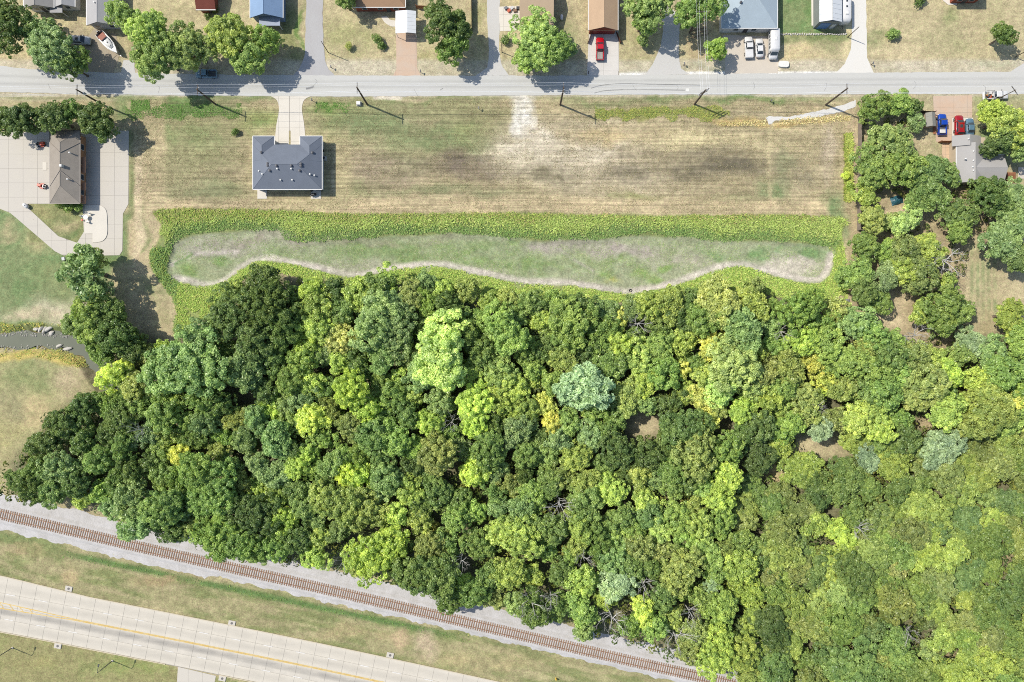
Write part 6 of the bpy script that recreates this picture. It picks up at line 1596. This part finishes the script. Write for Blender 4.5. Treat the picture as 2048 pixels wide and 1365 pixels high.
power_pole(1695, 75, 5.4, "slim utility pole at the white gravel drive", 0, 0, False, .11); power_pole(2030, 115, 6.0, "slim utility pole at the right end of the eastern lawn", 0, 0, False, .11)
power_pole(1982, 205, 8.0, "utility pole behind the service truck", 1, .6, False, .13)
def wire(label, pts, sag=.5, r=.014):
    m = MB()
    for i in range(len(pts) - 1):
        a, b = Vector(pts[i]), Vector(pts[i + 1]); L = []
        for k in range(11):
            t = k / 10; p = a.lerp(b, t); p.z -= sag * 4 * t * (1 - t); L.append(p)
        m.tube(L, r, 4, False)
    return tag(m.build("power_line", WIRE), label, "wire", "overhead power lines")
tops = [(W(x, y), h) for x, y, h, *_ in PL]
far_w, far_e = (W(-60, 214), 10.0), (W(2120, 208), 10.4)
for off, lab in ((1.1, "overhead wire on the street side of the southern pole line"), (-1.1, "overhead wire on the field side of the southern pole line"), (.55, "inner overhead wire of the southern pole line")):
    wire(lab, [(p.x, p.y + off, h - .1) for p, h in [far_w] + tops + [far_e]])
wire("lower thick overhead cable slung along the southern pole line", [(p.x + .15, p.y + .2, h - 2.6) for p, h in [far_w] + tops + [far_e]], .7, .024)
tn, tp5 = W(1379, 66), W(1389, 209)
for k, off in enumerate((-1.1, -.55, .55, 1.1)):
    wire(f"overhead wire crossing the street northwards, {['first', 'second', 'third', 'fourth'][k]} from left", [(tp5.x + off * .9, tp5.y, 9.0), (tn.x + off, tn.y, 10.4), (tn.x + off + .6, tn.y + 30, 10.4)], .4)
def street_lamp(px, py, h, rz, label):
    e = empty("street_lamp", W(px, py), rz, label, "street lamp", "street lamps along the highway")
    MB().lathe([(.26, 0), (.26, .12), (.12, .14)], 10).build("base", CONCRETE, e)
    MB().tube([(0, 0, .1), (0, 0, h * .6), (0, 0, h - .3), (.5, 0, h), (1.9, 0, h + .15)], [.11, .09, .07, .05, .045], 8).build("mast", STEEL, e)
    MB().bevbox(1.6, 2.3, -.15, .15, h + .08, h + .24, .05).build("lamp_head", STEEL, e)
street_lamp(25, 1296, 6.2, 1.3, "dark steel street lamp at the bottom left of the highway"); street_lamp(225, 1322, 6.2, 1.3, "dark steel street lamp beside the highway's side entrance")

# ------------------------------------------------------------------ small roadside things
def inlet(px, py, rz, label):
    e = empty("storm_inlet", W(px, py), rz, label, "storm drain", "storm drain boxes along the highway")
    MB().bevbox(-.85, .85, -.62, .62, -.1, .17, .03).build("concrete_box", CONCRETE, e)
    MB().lathe([(.30, .17), (.30, .19), (.26, .195)], 16).build("manhole_cover", paint("iron_cover", (.12, .11, .10), .6), e)
SL = -.205
for px, py, lab in ((138, 1177.5, "storm drain box on the highway's north kerb, western"), (464, 1246.5, "storm drain box on the highway's north kerb, middle"), (780.5, 1310.5, "storm drain box on the highway's north kerb, eastern"), (116, 1292, "storm drain box on the highway's south kerb, western"), (445, 1357, "storm drain box on the highway's south kerb by the entrance")):
    inlet(px, py, SL, lab)
b = empty("utility_box", W(718, 208.5), 0, "white utility cabinet on the grass beside the thick pole", "utility box")
MB().bevbox(-.48, .48, -.42, .42, .1, .85, .05).build("cabinet", paint("cabinet_white", alb(246, 244, 238), .5), b); MB().box(-.6, .6, -.55, .55, 0, .1).build("plinth", CONCRETE, b)
MB().box(-.02, .02, -.435, -.42, .15, .8).build("door_seam", PLAST, b)
def mailbox(px, py, rz, label):
    e = empty("mailbox", W(px, py), rz, label, "mailbox", "mailboxes along the street")
    MB().box(-.05, .05, -.05, .05, -.2, 1.0).build("post", POLE, e)
    m = MB(); prof = [(-.12, 0), (.12, 0), (.12, .14), (.085, .22), (0, .25), (-.085, .22), (-.12, .14)]
    m.v = [(p[0], y, 1.0 + p[1]) for y in (-.28, .28) for p in prof]; m.f = [tuple(range(7)), tuple(range(7, 14))[::-1]] + [(i, i + 7, (i + 1) % 7 + 7, (i + 1) % 7) for i in range(7)]
    m.build("box", paint("mailbox_metal", (.08, .08, .085), .5), e, fix=True); MB().box(.125, .14, .05, .08, 1.08, 1.3).build("flag", paint("flag_red", (.5, .03, .03), .5), e)
for px, py, rz, lab in ((664, 137, 0, "mailbox at the side lane's corner"), (1176, 149, 0, "mailbox by the red pickup's drive"), (1367, 131, .2, "mailbox at the wide gravel drive"), (1742, 130, 0, "mailbox at the white gravel drive"), (626, 203, 0, "mailbox east of the duplex driveway"), (842, 146, 0, "mailbox by the pinkish drive"), (958, 219, 0, "small marker post alone on the open field"), (1540, 204, 0, "small marker post near the drainage channel's west end")):
    mailbox(px, py, rz, lab)
sl = empty("white_block", W(1566, 130), -.04, "low white rounded block lying in the straw by the tan lot", "block")
m = MB(); m.prism([(1.25 * math.copysign(abs(math.cos(a)) ** .5, math.cos(a)), .72 * math.copysign(abs(math.sin(a)) ** .5, math.sin(a))) for a in [i * math.pi / 10 for i in range(20)]], 0, .55); m.build("block_body", paint("chalk_white", alb(250, 250, 244), .8), sl)
pt = empty("propane_tank", W(55, 413), -.7, "white propane tank at the tip of the station's lawn", "tank")
m = MB(); prof = [(-.75, .05), (-.7, .28), (-.5, .45), (0, .5), (.5, .45), (.7, .28), (.75, .05)]; m.tube([(x, 0, .62) for x, r in prof], [r for x, r in prof], 14); m.build("tank_body", paint("tank_white", WHT, .3), pt, True)
for x in (-.4, .4): MB().box(x - .06, x + .06, -.32, .32, 0, .3).build("foot", CONCRETE, pt)
MB().lathe([(.14, 0), (.14, .14), (.05, .18)], 10, (0, 0, 1.1)).build("valve_dome", TRIM, pt)
ORG = paint("machine_orange", alb(232, 96, 64), .5)
def mower(px, py, rz, label):
    e = empty("ride_on_mower", W(px, py), rz, label, "mower", "orange and white machines on the apron")
    MB().bevbox(-.1, .95, -.32, .32, .35, .85, .1).build("hood", ORG, e); MB().bevbox(-.95, -.1, -.42, .42, .3, .5, .05).build("rear_deck", TRIM, e)
    MB().bevbox(-.7, -.25, -.25, .25, .5, .7, .05).build("seat", BLK, e); MB().box(-.75, -.68, -.25, .25, .6, 1.0).build("backrest", BLK, e)
    MB().bevbox(-.45, .55, -.65, .65, .12, .26, .05).build("cutter_deck", ORG, e); MB().tube([(.15, 0, .8), (-.1, 0, 1.05)], .03, 6).build("steering_column", BLK, e)
    wheels(e, (-.6,), .56, .28); wheels(e, (.72,), .46, .2)
mower(84, 290, .2, "orange machine in the tree shade north on the apron"); mower(86, 373, 2.9, "orange and white machine standing in the sun on the apron")
m_ = empty("garden_furniture", W(176, 436), .4, "white garden furniture with an orange cushion on the raised pad", "garden furniture")
MB().lathe([(.55, .9), (.55, .94), (.02, .95)], 16).build("table_top", TRIM, m_); MB().tube([(0, 0, .18), (0, 0, .9)], .05, 8).build("pedestal", TRIM, m_)
for k in range(3):
    a = k * 2.1 + .4; X, Y2 = math.cos(a) * 1.05, math.sin(a) * 1.05
    MB().bevbox(X - .25, X + .25, Y2 - .25, Y2 + .25, .56, .62, .02).build("chair_seat", TRIM, m_); MB().box(X * 1.22 - .22, X * 1.22 + .22, Y2 * 1.22 - .03, Y2 * 1.22 + .03, .62, 1.1).build("chair_back", TRIM, m_)
    for sx in (-.2, .2):
        for sy in (-.2, .2): MB().box(X + sx - .02, X + sx + .02, Y2 + sy - .02, Y2 + sy + .02, .18, .56).build("chair_leg", TRIM, m_)
MB().bevbox(-1.5, -1.05, -.35, .1, .45, .6, .06).build("cushion", ORG, m_)
def bin_(px, py, rz, col, label):
    e = empty("wheeled_bin", W(px, py), rz, label, "bin", "bins beside the apron")
    mt = paint("bin_%d" % int(col[0] * 999), col, .5)
    m = MB(); m.v = [(-.26, -.26, .08), (.26, -.26, .08), (.26, .26, .08), (-.26, .26, .08), (-.34, -.34, 1.0), (.34, -.34, 1.0), (.34, .34, 1.0), (-.34, .34, 1.0)]; m.f = [(3, 2, 1, 0), (0, 1, 5, 4), (1, 2, 6, 5), (2, 3, 7, 6), (3, 0, 4, 7)]; m.build("body", mt, e)
    MB().bevbox(-.37, .37, -.38, .38, 1.0, 1.1, .04).build("lid", mt, e); wheels(e, (-.2,), .34, .14)
bin_(132, 519, .2, alb(196, 198, 204), "pale grey bin at the apron's southern edge"); bin_(145, 519, -.1, (.03, .03, .033), "black bin at the apron's southern edge")
ty = MB(); n_ = 20; k_ = 8
for i in range(n_):
    a = 2 * math.pi * i / n_
    for j in range(k_):
        t_ = 2 * math.pi * j / k_; rr_ = .30 + .09 * math.cos(t_); ty.v.append((rr_ * math.cos(a), rr_ * math.sin(a), .1 + .1 * math.sin(t_)))
for i in range(n_):
    for j in range(k_): ty.f.append((i * k_ + j, ((i + 1) % n_) * k_ + j, ((i + 1) % n_) * k_ + (j + 1) % k_, i * k_ + (j + 1) % k_))
o = ty.build("discarded_tyre", TYRE, None, True, True); w = W(1262.5, 581); o.location = (w.x, w.y, gz(1262.5, 581) + .05); tag(o, "old black tyre lying on the pale margin of the pond", "tyre")
hy = empty("yellow_post", W(1112, 1357), 0, "small yellow hydrant like post in the mown verge", "post")
YL = paint("hydrant_yellow", alb(238, 200, 80), .5)
MB().lathe([(.22, 0), (.22, .06), (.15, .1), (.15, .7), (.19, .72), (.19, .78), (.12, .9), (.03, .95)], 12).build("barrel", YL, hy)
for a in ((.28, 0), (-.28, 0), (0, -.3)): MB().tube([(0, 0, .55), (a[0], a[1], .55)], .08, 8).build("nozzle", YL, hy)
pd = empty("concrete_vault", W(1694.5, 604), .05, "grey concrete vault on bare ground at the wood's edge", "vault")
MB().bevbox(-.45, .45, -.65, .65, 0, .35, .04).build("vault_body", surf("vault_grey", alb(160, 160, 162), .08, 1, 7), pd); MB().bevbox(-.36, .36, -.55, .55, .35, .39, .02).build("vault_lid", surf("vault_lid_grey", alb(146, 146, 150), .08, 1, 7), pd)
mk = empty("marker_post", W(1672, 597), 0, "white marker post among the lime weeds at the pond's end", "post")
MB().box(-.1, .1, -.1, .1, 0, 1.1).build("stake", TRIM, mk); MB().bevbox(-.13, .13, -.13, .13, 1.1, 1.16, .03).build("stake_cap", TRIM, mk)
mh = MB().bevbox(-.36, .36, -.36, .36, .052, .075, .01).build("street_plate", surf("white_plate", alb(246, 246, 242), .04, 1, 6)); w = W(1375, 180.5); mh.location = (w.x, w.y, 0); tag(mh, "small white metal plate set in the street", "plate")
st_ = empty("roof_tank", W(1123, 37), 0, "small white gas tank on the grass east of the tan roofed house", "tank")
MB().tube([(0, -.7, .5), (0, -.5, .5), (0, .5, .5), (0, .7, .5)], [.1, .38, .38, .1], 12).build("tank_body", paint("tank_white", WHT, .3), st_, True); MB().box(-.25, .25, -.4, .4, 0, .16).build("cradle", CONCRETE, st_)
jr = random.Random(12)
for k, lab in enumerate(["grey", "orange", "pale", "brown", "dark"]):
    e = empty("yard_crate", W(1012 + k * 6, 18 + (k % 2) * 5), jr.uniform(0, 1), f"{lab} crate among the clutter on the white concrete pad", "crate", "clutter on the concrete pad")
    mt = paint("crate_" + lab, [alb(130, 134, 140), alb(220, 110, 80), alb(220, 220, 220), alb(150, 120, 96), alb(60, 62, 66)][k], .6)
    MB().bevbox(-.36, .36, -.3, .3, 0, .5, .04).build("crate_body", mt, e); MB().bevbox(-.39, .39, -.33, .33, .5, .56, .02).build("crate_lid", mt, e)
for o in list(bpy.data.objects):
    for k in ("_t", "_p"):
        if k in o: del o[k]
